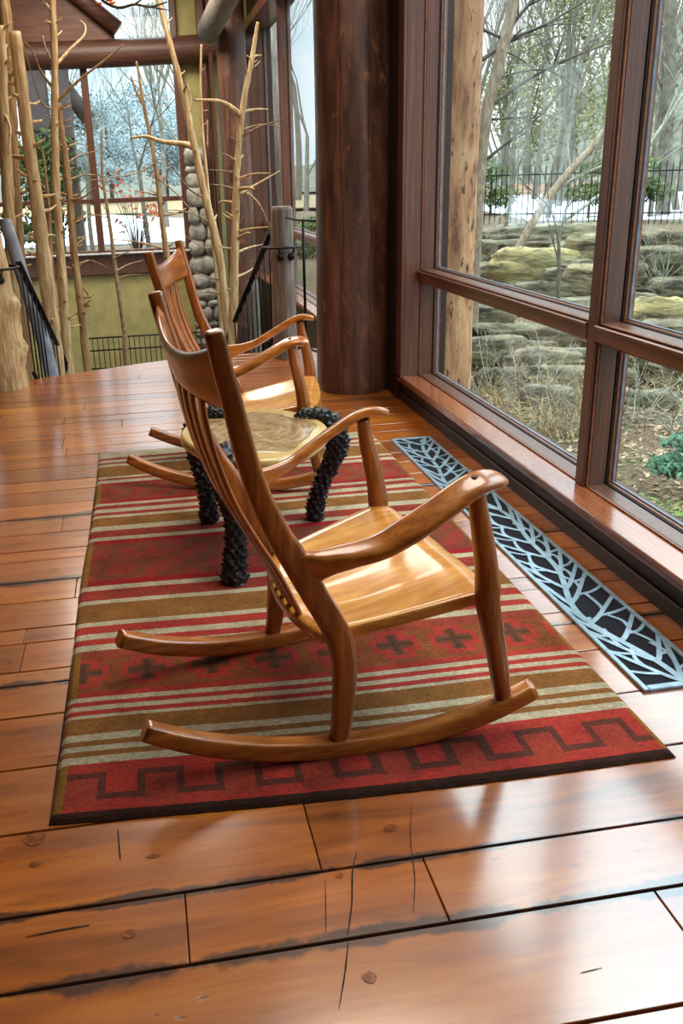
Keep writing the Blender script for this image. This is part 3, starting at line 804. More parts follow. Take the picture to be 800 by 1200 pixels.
    for j in range(1, nv):
        for i in range(1, nu):
            p = top[j * n1 + i]; low[j, i] = len(vs); a = j / nv; b = -1 + 2 * i / nu
            e0, e1 = top[j * n1], top[j * n1 + nu]
            zl = min(p[2] - .024, e0[2] + (e1[2] - e0[2]) * i / nu - .040); vs.append((p[0], p[1], zl))
    for j in range(nv):
        for i in range(nu): fs.append((low[j, i], low[j + 1, i], low[j + 1, i + 1], low[j, i + 1]))
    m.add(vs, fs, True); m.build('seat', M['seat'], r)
    # five flat back laths following the lumbar curve
    for k in range(5):
        u = -1 + 2 * k / 4; yt, yb = u * .158, u * .116; q = 1 - (u * .5) ** 2
        P = [(-.243 - .042 * q, yt, .972), (-.238 - .040 * q, yt, .90), (-.220 - .036 * q, yt * .97, .80), (-.182 - .032 * q, yt * .93, .68), (-.130 - .028 * q, yt * .87, .57), (-.078 - .026 * q, yt * .80, .47), (-.034 - .022 * q, yb, .365), (-.020 - .022 * q, yb * .99, .325)]
        m = MB(); m.sweep(P, [.024, .027, .030, .029, .025, .020, .014, .012], [.0065, .007, .0075, .0085, .0085, .0085, .0085, .008], (0, 1, 0), 12, 3, sub=4)
        m.build('back_lath', M['chair_z'], r)
    return r
c1 = make_chair()
tag(c1, 'nearer honey-brown wooden rocking chair, large in the foreground at the near end of the rug', 'rocking chair', 'sculpted wooden rocking chairs')
c2 = copy_tree(c1)
c2['label'] = 'farther honey-brown wooden rocking chair, beyond the small slab table, nearer the log column'
c1.location = (.364, 2.246, .004); c1.rotation_euler = (0, 0, radians(7.83))
c2.location = (.400, 4.45, .004); c2.rotation_euler = (0, 0, radians(-13.0))

# ------------------------------------------------------------------ slab table on black root legs
def make_table():
    cx, cy, zt = .40, 3.46, .485
    r = empty('side_table', (cx, cy, 0)); tag(r, 'small side table, oval wood slab on gnarled black legs between the chairs', 'table')
    def outline(k, n, f=1):
        a = 2 * pi * k / n
        rx = .285 * (1 + .05 * cos(2 * a + .4) + .03 * sin(3 * a)); ry = .385 * (1 + .04 * sin(2 * a) - .035 * cos(3 * a + 1))
        return cos(a) * rx * f, sin(a) * ry * f
    n = 72
    m = MB(); rows = [(.90, -.052), (.965, -.045), (1.0, -.028), (.998, -.012), (.985, -.003), (.96, 0)]
    vs = []
    for f, z in rows:
        for k in range(n): x, y = outline(k, n, f); vs.append((x, y, z))
    fs = [(i * n + k, i * n + (k + 1) % n, (i + 1) * n + (k + 1) % n, (i + 1) * n + k) for i in range(len(rows) - 1) for k in range(n)]
    m.add(vs, fs, True); m.add(vs[-n:], [tuple(range(n))]); m.add(vs[:n], [tuple(range(n))[::-1]])
    o = m.build('table_top', M['sap'], r); o.location = (0, 0, zt)
    h = MB(); vs = []
    for f, z in ((.80, .0003), (.78, .0012)):
        for k in range(n):
            x, y = outline(k, n, f * (1 + .06 * sin(5 * 2 * pi * k / n + 1) + .03 * sin(9 * 2 * pi * k / n))); vs.append((x, y, z))
    h.add(vs, [(k, (k + 1) % n, n + (k + 1) % n, n + k) for k in range(n)], True); h.add(vs[n:], [tuple(range(n))])
    ho = h.build('heartwood', M['heart'], r); ho.location = (0, 0, zt); ho.parent = o; ho.location = (0, 0, 0)
    tag(ho, 'dark ringed grain patch in the middle of the slab')
    rg = random.Random(4)
    def leg(path, rad):
        P, W, _ = catmull([Vector(p) for p in path], rad, rad, 9)
        nn = 18; vs = []; mm = len(P); offs = [rg.random() for _ in range(9)]
        for i, p in enumerate(P):
            t = (P[min(i + 1, mm - 1)] - P[max(i - 1, 0)]).normalized()
            a = Vector((1, .2, 0)); a = (a - t * a.dot(t)); a = a.normalized() if a.length > .1 else Vector((0, 1, 0)); b = t.cross(a)
            for k in range(nn):
                th = 2 * pi * k / nn
                # overlapping scale-like ridges
                ph = (i / 5.2 + offs[k // 3]) % 1.0
                s = .86 + rg.uniform(-.05, .05)
                vs.append(p + (a * cos(th) + b * sin(th)) * W[i] * s)
        q = MB(); q.add(vs, [(i * nn + k, i * nn + (k + 1) % nn, (i + 1) * nn + (k + 1) % nn, (i + 1) * nn + k) for i in range(mm - 1) for k in range(nn)], False)
        q.add(vs[:nn], [tuple(range(nn))[::-1]]); q.add(vs[-nn:], [tuple(range(nn))])
        acc = 0; row = 0
        for i in range(1, mm - 2):
            acc += (P[i] - P[i - 1]).length
            if acc < .017: continue
            acc = 0; row += 1; t = (P[i + 1] - P[i - 1]).normalized(); a = Vector((1, .2, 0)); a = a - t * a.dot(t); a = a.normalized() if a.length > .1 else Vector((0, 1, 0)); b = t.cross(a)
            for k in range(8):
                th = 2 * pi * (k + .5 * (row % 2)) / 8 + rg.uniform(-.15, .15); nr = a * cos(th) + b * sin(th); u = t.cross(nr); w_ = W[i]; sz = w_ * rg.uniform(.32, .46)
                c = P[i] + nr * w_ * .84; tip = c + nr * w_ * rg.uniform(.26, .5) + t * sz * .55 + u * rg.uniform(-.3, .3) * sz
                q.add([c - u * sz - t * sz, c + u * sz - t * sz, c + u * sz * .8 + t * sz, c - u * sz * .8 + t * sz, tip], [(0, 1, 4), (1, 2, 4), (2, 3, 4), (3, 0, 4)])
        q.build('leg', M['horn'], r)
    # foot -> knee -> hooked claw lying on the top
    leg([(.250, 3.06, .016), (.252, 3.062, .07), (.262, 3.075, .16), (.262, 3.085, .27), (.238, 3.08, .37), (.222, 3.085, .44), (.236, 3.12, .50), (.262, 3.19, .503), (.285, 3.25, .496)], [.052, .044, .038, .038, .042, .044, .036, .022, .005])
    leg([(.208, 3.72, .016), (.206, 3.72, .08), (.195, 3.72, .2), (.17, 3.725, .32), (.158, 3.735, .42), (.185, 3.745, .49), (.25, 3.735, .507), (.31, 3.72, .500), (.335, 3.715, .492)], [.048, .038, .035, .038, .040, .034, .026, .020, .005])
    leg([(.672, 3.63, .016), (.672, 3.63, .08), (.700, 3.62, .19), (.745, 3.605, .29), (.772, 3.595, .37), (.752, 3.59, .45), (.70, 3.60, .500), (.63, 3.61, .507), (.585, 3.615, .494)], [.044, .038, .037, .040, .045, .042, .029, .020, .005])
make_table()

# ------------------------------------------------------------------ newel posts and iron railings at the stair head
def rough_log(name, path, rad, mat, label, cat, seed=0, knob=0., n=24, sub=8, burls=()):
    rg = random.Random(seed); P, W, _ = catmull([Vector(p) for p in path], rad, rad, sub); m = MB(); vs = []
    for i, p in enumerate(P):
        for k in range(n):
            a = 2 * pi * k / n; d = Vector((cos(a), sin(a), 0))
            r = W[i] * (1 + .05 * noise.noise(Vector((d.x * 2 + seed, d.y * 2, p.z * 5))))
            for bz, ba, bs in burls:
                da = (a - ba + pi) % (2 * pi) - pi
                r += bs * math.exp(-((p.z - bz) / .055) ** 2 - (da / .55) ** 2)
            if i == len(P) - 1: r *= .86
            vs.append(p + d * r)
    m.add(vs, [(i * n + k, i * n + (k + 1) % n, (i + 1) * n + (k + 1) % n, (i + 1) * n + k) for i in range(len(P) - 1) for k in range(n)], True)
    m.add(vs[-n:], [tuple(range(n))]); m.add(vs[:n], [tuple(range(n))[::-1]])
    return tag(m.build(name, mat, loc=path[0]), label, cat)
LN = (-1.09, 7.02)
rough_log('newel_post', [(LN[0], LN[1], 0), (LN[0], LN[1], .5), (LN[0] - .01, LN[1], .9), (LN[0] - .03, LN[1], 1.33)], [.165, .155, .145, .12], M['peeled'], 'thick pale peeled newel log with burls at the left edge of the floor', 'post', 3,
          burls=[(.28, -.2, .06), (.62, -.25, .055), (.42, .6, .03), (.95, -1.6, .02), (.15, -1.4, .02)])
RN = (1.165, 7.52)
rough_log('newel_post', [(RN[0], RN[1], 0), (RN[0], RN[1], .6), (RN[0] + .003, RN[1], 1.0), (RN[0] + .006, RN[1], 1.225)], [.105, .098, .094, .088], M['greylog'], 'grey weathered newel log with an iron ring, left of the dark column', 'post', 5)
rough_log('stair_post', [(1.04, 8.75, -1.0), (1.05, 8.75, 0), (1.05, 8.75, .52)], [.07, .066, .06], M['greylog'], 'shorter grey post lower down the right-hand stair rail', 'post', 6)
rough_log('stair_post', [(-.82, 7.92, -1.3), (-.84, 7.92, -.1), (-.98, 7.9, .8), (-1.05, 7.9, 1.2)], [.065, .06, .056, .052], plain('blue_grey_log', (138, 144, 152), .7, 0, 8, .2, .4), 'blue-grey post behind the pale newel log at the left', 'post', 7)
def railing(label, a, b, newel, side, extra):
    r = empty('stair_railing', (newel[0], newel[1], 0)); tag(r, label, 'railing')
    m = MB(); m.sweep([a, b], .024, .012, (1, 0, 0), 8, 4)
    d = (Vector(b) - Vector(a)); e = Vector(b)
    m.sweep([e, e + Vector((.0, .02, -.05)), e + Vector((-.03 * side, .0, -.08)), e + Vector((-.06 * side, -.02, -.05))], .014, .012, (1, 0, 0), 8, 3, sub=4)
    m.build('handrail', M['iron'], r)
    for k in range(11):
        t = .04 + .9 * k / 10; p = Vector(a) + d * t
        q = MB(); q.tube([p, (p.x, p.y, p.z - .84)], .007, 6); q.build('baluster', M['iron'], r)
    lo = MB(); lo.sweep([Vector(a) + Vector((0, 0, -.84)), Vector(b) + Vector((0, 0, -.84))], .016, .009, (1, 0, 0), 8, 4); lo.build('bottom_rail', M['iron'], r)
    rg = MB(); rg.torus((newel[0], newel[1], extra), newel[2] + .055, .013, 36, 8, .8); rg.build('collar_ring', M['iron'], r)
    for ang in (-1.9, -1.0, 1.6):
        k = MB(); p = Vector((newel[0] + (newel[2] + .01) * cos(ang), newel[1] + (newel[2] + .01) * sin(ang), extra - .075))
        k.blob(p, (.032, .032, .032), 10, 7); k.tube([p, p + Vector((.045 * cos(ang), .045 * sin(ang), .07))], .008, 6); k.build('bolt_knob', M['iron'], r)
railing('black iron stair railing sloping down from the pale newel log at left', (-.905, 7.24, .90), (-.765, 8.55, -.13), (LN[0], LN[1], .15), 1, .885)
railing('black iron stair railing sloping down from the grey newel log at right', (1.09, 7.62, 1.02), (.77, 8.85, -.08), (RN[0], RN[1], .095), -1, .91)
def gate_bar():
    r = empty('rail_panel', (1.26, 7.05, 0)); tag(r, 'thin black iron rail panel closing the gap between grey newel and dark column', 'railing')
    m = MB(); m.tube([(1.19, 7.42, 1.14), (1.21, 7.1, 1.135), (1.375, 6.50, 1.135)], .009, 8); m.build('top_rail', M['iron'], r)
    m = MB(); m.tube([(1.25, 7.0, 1.135), (1.25, 7.0, .16)], .011, 8); m.build('baluster', M['iron'], r)
    m = MB(); m.tube([(1.19, 7.42, .17), (1.25, 7.0, .165), (1.375, 6.50, .165)], .009, 8); m.build('bottom_rail', M['iron'], r)
gate_bar()
def wire_guard():
    r = empty('wire_guard', (-.2, 12.5, -.95)); tag(r, 'low black wire grid guard rail in front of the yellow far wall', 'railing')
    x0, x1, z0, z1 = -.80, .75, -.95, -.53
    m = MB()
    for z in (z0, -.70, z1): m.tube([(x0, 12.5, z), (x1, 12.5, z)], .011, 6)
    for x in (x0, x1): m.tube([(x, 12.5, -1.86), (x, 12.5, z1 + .02)], .014, 6)
    m.build('frame', M['iron'], r)
    for k in range(1, 22):
        x = x0 + (x1 - x0) * k / 22; q = MB(); q.tube([(x, 12.5, z0), (x, 12.5, z1)], .006, 5); q.build('wire', M['iron'], r)
wire_guard()

# ------------------------------------------------------------------ peeled trees standing in the stairwell
def inner_tree(label, Y, pts, r0, r1, mat, branches=(), stubs=0, seed=0, base=True, forks=()):
    rg = random.Random(seed); P = [at_y(x, y, Y) for x, y in pts]
    if base:
        b = P[-1]; d = (P[-1] - P[-2]).normalized(); tt = (b.z + 1.85) / max(.2, -d.z) if d.z < 0 else 0
        e = b + d * tt; P.append(Vector((b.x + (e.x - b.x) * .5, Y, -1.84)))
    P = P[::-1]; n = len(P); root = empty('bare_tree', tuple(P[0])); tag(root, label, 'tree')
    rad = [r0 + (r1 - r0) * (i / (n - 1)) ** 1.1 for i in range(n)]
    m = MB(); Q, W, _ = catmull(P, rad, rad, 6)
    Wj = [w * rg.uniform(.92, 1.08) for w in W]
    m.tube(Q, Wj, 10, jit=.05)
    for k in range(stubs):
        i = rg.randrange(len(Q) // 4, len(Q) - 1); p = Q[i]; a = rg.uniform(0, 2 * pi); L = rg.uniform(.03, .11)
        d = Vector((cos(a), sin(a) * .7, rg.uniform(.0, .6))).normalized()
        m.tube([p, p + d * (W[i] + L * .5), p + d * (W[i] + L) + Vector((0, 0, .01))], [W[i] * .32, W[i] * .26, W[i] * .12], 6)
    m.build('trunk', mat, root)
    for br, ra, rb in forks:
        q = MB(); q.tube([at_y(x, y, Y) for x, y in br], [ra + (rb - ra) * i / (len(br) - 1) for i in range(len(br))], 8, 5); q.build('fork', mat, root)
    for br, ra in branches:
        pp = [at_y(x, y, Y + .12 * i * (1 if (len(br) + int(br[0][0])) % 2 else -1)) for i, (x, y) in enumerate(br)]
        q = MB(); q.tube(pp, [ra * (1 - .75 * i / (len(pp) - 1)) for i in range(len(pp))], 7, 4); q.build('branch', M['twig'] if ra < .014 else mat, root)
inner_tree('thick pale leaning trunk with a sawn top, second from the left in the stairwell', 8.3, [(17, 37), (25, 100), (36, 187), (45, 250), (51, 300), (60, 370), (66, 428)], .075, .05, M['peeled'],
           [([(34, 187), (20, 184), (-4, 182)], .03), ([(48, 247), (58, 246), (66, 240)], .02), ([(28, 120), (40, 122), (47, 118)], .018), ([(36, 212), (44, 212)], .02), ([(48, 278), (60, 275), (66, 277)], .016)], 20, 1)
inner_tree('straight slender pale trunk rising past the gable, third from left', 8.7, [(61, -10), (64, 75), (64, 150), (66, 225), (71, 300), (76, 376), (80, 425)], .052, .026, M['peeled'],
           [([(66, 76), (82, 58), (98, 42), (100, 30), (94, 24)], .015), ([(62, 75), (54, 58), (50, 42)], .012), ([(60, 100), (48, 84), (38, 60), (28, 48)], .013), ([(62, 128), (50, 122), (40, 96), (28, 54)], .01), ([(68, 118), (90, 96), (118, 74), (145, 52)], .016), ([(59, 12), (50, 2), (45, -8)], .01)], 22, 2)
inner_tree('knobbly tan trunk with many dead twigs, in front of the far window left pane', 8.9, [(69, 121), (72, 150), (76, 180), (82, 240), (87, 300), (94, 350), (102, 425)], .045, .022, M['peeled2'],
           [([(78, 192), (92, 183), (115, 176)], .012), ([(80, 212), (98, 205), (122, 206)], .011), ([(81, 234), (96, 232), (112, 220)], .014), ([(84, 238), (104, 215)], .01), ([(86, 262), (102, 254), (130, 250)], .009), ([(78, 172), (92, 168), (105, 172)], .008), ([(86, 290), (98, 280), (104, 276)], .009), ([(76, 205), (60, 212), (50, 214)], .008), ([(92, 330), (102, 344), (106, 350)], .012), ([(88, 315), (104, 305), (125, 313)], .01)], 46, 3)
inner_tree('very thin tan sapling between the two left-hand pale trunks', 8.5, [(49, 172), (53, 200), (57, 240), (60, 300), (64, 360), (69, 425)], .022, .008, M['peeled2'], [([(56, 225), (48, 214), (44, 208)], .007)], 12, 4)
inner_tree('brown rough trunk at the far left edge behind the pale leaning one', 8.9, [(4, -5), (9, 50), (12, 110), (15, 180), (19, 250), (22, 300), (30, 420)], .065, .05, M['peeled2'], [([(10, 95), (0, 93), (-8, 96)], .016), ([(14, 150), (2, 146), (-6, 140)], .016)], 6, 5)
inner_tree('pale knobbed trunk at the extreme left edge of the stairwell', 8.2, [(-1, 30), (2, 90), (5, 150), (9, 220), (13, 300), (22, 420)], .055, .045, M['peeled'], [([(2, 60), (12, 52), (16, 62)], .02), ([(3, 130), (12, 150), (10, 180)], .018)], 6, 6)
inner_tree('forked grey-tan tree in front of the right far window pane', 10.2, [(160, 72), (164, 96), (168, 122), (178, 170), (185, 214), (189, 252), (194, 290), (201, 340), (206, 420)], .045, .010, M['peeled2'],
           [([(186, 229), (172, 226), (157, 223)], .012), ([(190, 252), (205, 250), (218, 244)], .018), ([(192, 292), (172, 286), (150, 282), (128, 280)], .014), ([(182, 190), (160, 203), (130, 208), (100, 212)], .009), ([(190, 240), (196, 232)], .012), ([(180, 205), (205, 225), (228, 250), (248, 262)], .009)], 9, 7, forks=[([(169, 126), (160, 108), (153, 89)], .016, .008)])
inner_tree('thin straight sapling in front of the yellow wall, left of the far chair', 11.0, [(119, 150), (119, 185), (121, 214), (129, 266), (134, 307), (140, 349), (146, 390), (147, 412)], .036, .010, M['twig'],
           [([(131, 304), (148, 296), (165, 290)], .01), ([(136, 318), (150, 310), (168, 305)], .012), ([(138, 326), (152, 322), (166, 322)], .01), ([(128, 255), (112, 252), (95, 246)], .008), ([(124, 215), (140, 198), (155, 192)], .006)], 5, 8)
inner_tree('long slanting pale trunk leaning left beside the stone pillar', 9.2, [(183, -10), (199, 50), (214, 108), (227, 168), (239, 225), (257, 300), (264, 365), (270, 420)], .052, .022, M['peeled'],
           [([(226, 172), (216, 169), (190, 166), (172, 160), (153, 162)], .034), ([(214, 110), (220, 100), (224, 122), (218, 140)], .012), ([(240, 232), (222, 222), (205, 200), (180, 175)], .011), ([(246, 262), (230, 252), (205, 246), (188, 248)], .009), ([(252, 290), (238, 290), (215, 275)], .01), ([(258, 328), (240, 324), (226, 318)], .01), ([(260, 345), (245, 342), (230, 344)], .012)], 6, 9)
inner_tree('pale spiky trunk with many short side branches, against the dark corner post', 8.6, [(302, 26), (299, 45), (294, 75), (285, 122), (278, 190), (276, 250), (275, 300), (274, 350), (272, 420)], .05, .013, M['peeled'],
           [([(280, 134), (268, 124), (254, 118), (227, 117)], .03), ([(284, 131), (300, 128), (314, 128)], .016), ([(294, 76), (298, 66), (306, 65)], .018), ([(288, 84), (283, 72)], .012), ([(283, 160), (305, 148), (331, 140)], .012), ([(284, 152), (304, 146), (330, 148)], .009), ([(279, 210), (296, 204), (316, 203)], .015), ([(280, 228), (300, 216), (328, 200)], .014), ([(281, 222), (292, 220), (298, 222)], .022), ([(290, 226), (304, 240), (316, 265)], .014), ([(276, 238), (262, 236), (255, 238)], .018), ([(276, 222), (262, 218), (246, 216)], .011), ([(274, 202), (258, 200), (245, 199)], .009), ([(277, 272), (294, 268), (314, 266)], .016), ([(277, 280), (288, 274), (293, 273)], .022), ([(278, 296), (292, 290), (310, 286)], .014), ([(276, 325), (288, 320), (300, 312)], .016), ([(275, 188), (266, 182), (260, 180)], .013), ([(276, 165), (268, 158)], .01), ([(274, 255), (264, 248)], .014)], 14, 10)
inner_tree('thin upright twiggy sapling just right of the slanting pale trunk', 9.5, [(236, 52), (235, 90), (236, 130), (238, 165), (242, 205), (248, 270), (256, 340), (262, 420)], .026, .009, M['peeled'], [([(240, 180), (233, 150), (230, 126)], .010), ([(243, 172), (243, 140)], .010)], 6, 11)

# hanging twig with orange leaves near the roof
tw = empty('hanging_twig', tuple(at_y(150, 6, 8.0))); tag(tw, 'dark twig with orange leaves hanging at the top by the gable', 'branch')
m = MB(); m.tube([at_y(x, y, 8.0) for x, y in [(128, -14), (118, -2), (138, 9), (158, 5), (176, 8), (196, 2)]], [.012, .012, .011, .01, .009, .005], 6, 4); m.tube([at_y(x, y, 8.0) for x, y in [(158, 5), (168, -2), (180, -6)]], [.008, .006, .004], 6, 3); m.tube([at_y(x, y, 8.0) for x, y in [(176, 8), (186, 10), (198, 12)]], [.007, .006, .003], 6, 3)
m.build('stem', M['barkdark'], tw)
for k in range(14):
    p = at_y(U(112, 142), U(-8, 6), U(7.9, 8.1)); q = MB(); q.blob(p, (.028, .02, .007), 7, 5); q.build('leaf', M['orange'], tw)

# ------------------------------------------------------------------ outside: ground
def gz(x, y):
    """height of the ground outdoors: a hollow below the window, a rock step, then level ground behind the fence"""
    D = math.hypot(x, y); a = math.atan2(y, x)
    k = .9 * sin(a * 9) + .5 * sin(a * 23 + 1)
    def st(lo, hi): t = min(1, max(0, (D + k - lo) / (hi - lo))); return t * t * (3 - 2 * t)
    h = -1.0 + .3 * st(9.5, 13) + .82 * st(14.2, 16.6)
    w = min(1, max(0, (y - 10.5) / 3.5)) * min(1, max(0, 1 - (x - 3.2) / 2.5))
    if x < 1.9: w = 1
    return h * (1 - w) + .18 * w
def on_ground(px, py):
    r = ray(px, py).normalized(); t = 2.5; o = Vector((0, 0, CAMZ))
    while t < 60:
        p = o + r * t
        if p.x > 1.9 and p.z <= gz(p.x, p.y): return Vector((p.x, p.y, gz(p.x, p.y)))
        t += .05
    return o + r * 30
def ground():
    m = MB(); X = [-30 + i * 1.0 for i in range(32)] + [2.0 + i * .22 for i in range(60)] + [15.2 + i * 3 for i in range(30)]
    Y = [-6 + i * .28 for i in range(112)] + [25.5 + i * 4 for i in range(20)]
    vs = []
    for y in Y:
        for x in X:
            yy = y
            vs.append((x, y, gz(x, y) + (.05 * noise.noise(Vector((x * .9, y * .9, 0))) + .025 * noise.noise(Vector((x * 3.1, y * 3.1, 4))) if x > 1.9 else 0)))
    nx = len(X); fs = []
    for j in range(len(Y) - 1):
        for i in range(nx - 1):
            if X[i + 1] <= 1.97 and Y[j] < 13.4: continue
            if X[i] < 1.97 and Y[j] < 13.4: continue
            fs.append((j * nx + i, j * nx + i + 1, (j + 1) * nx + i + 1, (j + 1) * nx + i))
    m.add(vs, fs, True); struct('ground', m, M['ground'])
ground()
def flat(name, pts, z, mat, th=.03):
    m = MB(); n = len(pts); m.add([(x, y, z) for x, y in pts] + [(x, y, z - th) for x, y in pts], [tuple(range(n)), tuple(range(2 * n - 1, n - 1, -1))] + [(k, k + n, (k + 1) % n + n, (k + 1) % n) for k in range(n)])
    return struct(name, m, mat)
flat('snow_field', [(10.6, 24.2), (15.5, 20.5), (40, 26), (40, 46), (16, 50)], .14, M['snow'])
flat('road', [(-14, 20.5), (3.0, 20.5), (4.2, 26), (-1, 40), (-14, 44)], .22, M['road'])
flat('lawn', [(-14, 44), (-1, 40), (8, 38), (14, 62), (-14, 66)], .26, M['bankgrass'])
bank = MB(); vs = []
for i in range(41):
    for j in range(5):
        t = i / 40; x = 14 + 44 * t; y = 50 - 24 * t; d = Vector((.45, .9)) * j * 2.2
        vs.append((x + d.x, y + d.y, -.05 + .16 * j + .2 * noise.noise(Vector((x * .4, y * .4, j)))))
bank.add(vs, [(i * 5 + j, (i + 1) * 5 + j, (i + 1) * 5 + j + 1, i * 5 + j + 1) for i in range(40) for j in range(4)], True)
struct('bank', bank, M['redbank'])
hill = MB(); vs = []
for i in range(81):
    t = i / 80; a = radians(118 - 118 * t); rr_ = 78
    for j in range(7):
        r_ = rr_ + j * 7; hmax = 21 * (.12 + .88 * min(1, max(0, (t - .42) / .1))) 
        vs.append((cos(a) * r_, sin(a) * r_, .3 + hmax * (j / 6) ** .8 + (1.1 * noise.noise(Vector((t * 20, j, 0))) if j else 0)))
hill.add(vs, [(i * 7 + j, (i + 1) * 7 + j, (i + 1) * 7 + j + 1, i * 7 + j + 1) for i in range(80) for j in range(6)], True)
struct('hillside', hill, M['hill'])

# big log holding up the porch outside the window
lo = MB(); n, rings = 28, 40; vs = []
ox, oy = 2.72, 7.8
for i in range(rings + 1):
    z = -1.3 + 5.8 * i / rings
    for k in range(n):
        a = 2 * pi * k / n; r_ = .205 - .004 * z + .014 * noise.noise(Vector((cos(a) * 2, sin(a) * 2, z * 1.4))) + .008 * noise.noise(Vector((cos(a) * 6, sin(a) * 6, z * 5)))
        vs.append((ox + r_ * cos(a), oy + r_ * sin(a), z))
lo.add(vs, [(i * n + k, i * n + (k + 1) % n, (i + 1) * n + (k + 1) % n, (i + 1) * n + k) for i in range(rings) for k in range(n)], True)
tag(lo.build('porch_log', M['outlog'], loc=(ox, oy, 0)), 'tan peeled log post standing just outside the big window', 'post')
pl = MB(); pl.tube([(2.45, 16.2, 0), (2.45, 16.2, 4.5)], .16, 18); tag(pl.build('porch_log', M['greylog'], cent=True), 'grey log post outside the narrow far window, beyond the column', 'post')

# rocks: stepped ledge
def rock(c, r, rz, mat, seed, label, group=None, flat_=.0):
    rg = random.Random(seed); m = MB(); n, k_ = 34, 22; vs = []
    for i in range(k_ + 1):
        ph = -pi / 2 + pi * i / k_
        for k in range(n):
            th = 2 * pi * k / n; d = Vector((cos(ph) * cos(th), cos(ph) * sin(th), sin(ph)))
            e = 4.5; l = (abs(d.x) ** e + abs(d.y) ** e + abs(d.z) ** e) ** (1 / e); d = d / l
            s = 1 + .16 * noise.noise(d * 1.6 + Vector((seed * 3.1, 0, 0))) + .09 * noise.noise(d * 4 + Vector((0, seed, 0)))
            s += .13 * noise.noise(Vector((d.x * .8, seed + d.y * .6, round(d.z * 5) * 1.7))) + .05 * noise.noise(d * 9 + Vector((seed, 0, 0)))
            vs.append(Vector((d.x * r[0], d.y * r[1], d.z * r[2])) * s)
    m.add(vs, [(i * n + k, i * n + (k + 1) % n, (i + 1) * n + (k + 1) % n, (i + 1) * n + k) for i in range(k_) for k in range(n)], True)
    o = m.build('rock', mat); o.location = c; o.rotation_euler = (rg.uniform(-.06, .06), rg.uniform(-.06, .06), rz)
    return tag(o, label, 'rock', group)
rg = random.Random(77)
lbl = 'grey mossy layered sandstone slab in the stepped ledge outside the window'; grp = 'sandstone slabs of the ledge'
def rpx(px, py, z, wpx, hpx, mat, seed, label=lbl, group=grp):
    c = on_ground(px, py + hpx * .3); c.z += hpx * .3 * (c - Vector((0, 0, CAMZ))).length / F; d = (c - Vector((0, 0, CAMZ))).length; k = d / F
    rock((c.x, c.y, c.z), (wpx * k / 2, wpx * k / 2 * .5, hpx * k / 2), math.atan2(c.y, c.x) - pi / 2 + rg.uniform(-.15, .15), mat, seed, label, group)
sd = 100
# (px, py, ground z, width px, height px)
for a in [(600, 283, -.05, 90, 26), (660, 277, -.03, 80, 24), (575, 300, -.12, 70, 30), (625, 303, -.1, 90, 18), (680, 300, -.08, 70, 22), (740, 285, -.03, 70, 26), (790, 290, -.03, 80, 30),
          (585, 325, -.2, 80, 28), (690, 335, -.18, 60, 40), (640, 345, -.22, 70, 26), (580, 350, -.28, 80, 30), (655, 365, -.26, 90, 24),
          (570, 378, -.33, 60, 34), (600, 392, -.36, 100, 24), (660, 398, -.32, 100, 30), (720, 330, -.16, 60, 30), (770, 310, -.1, 70, 30),
          (570, 415, -.42, 90, 34), (640, 424, -.4, 90, 26), (690, 425, -.38, 60, 26), (745, 425, -.34, 60, 24), (790, 440, -.36, 60, 30), (640, 470, -.5, 60, 30), (750, 470, -.42, 70, 20), (780, 400, -.28, 60, 40), (590, 445, -.46, 60, 24), (560, 300, 0, 60, 30), (612, 275, 0, 60, 20), (700, 300, 0, 70, 40), (720, 288, 0, 60, 20), (668, 330, 0, 60, 30), (600, 332, 0, 50, 20), (640, 292, 0, 110, 16), (700, 318, 0, 90, 22), (755, 300, 0, 90, 20), (800, 345, 0, 70, 30), (735, 360, 0, 60, 26), (700, 385, 0, 60, 20), (620, 408, 0, 60, 18), (655, 440, 0, 70, 20), (575, 395, 0, 50, 22), (720, 445, 0, 50, 18)]:
    rpx(*a, M['rock'], sd); sd += 1
rpx(628, 318, -.1, 104, 42, M['rock2'], 301, 'broad pale yellowish flat boulder in the middle of the rock ledge', None)
rpx(765, 385, -.22, 66, 60, M['rock2'], 302, 'rounded pale boulder seen through the right-hand panes', None)

# iron fence beyond the ledge
def fence():
    r = empty('iron_fence', (9.0, 23.7, 0)); tag(r, 'tall dark iron picket fence running along the top of the rock ledge', 'fence')
    A, B_ = Vector((8.2, 24.3)), Vector((14.6, 19.1)); L = (B_ - A).length; n = 58
    for h in (.25, 1.2):
        m = MB(); m.sweep([(A.x, A.y, gz(A.x, A.y) + h), (B_.x, B_.y, gz(B_.x, B_.y) + h)], .018, .012, (0, 0, 1), 6, 4); m.build('rail', M['iron'], r)
    for k in range(n + 1):
        p = A + (B_ - A) * (k / n); z = gz(p.x, p.y); q = MB(); q.sweep([(p.x, p.y, z - .1), (p.x, p.y, z + 1.36), (p.x, p.y, z + 1.46)], [.012, .012, .001], [.012, .012, .001], (1, 0, 0), 5); q.build('picket', M['iron'], r)
fence()

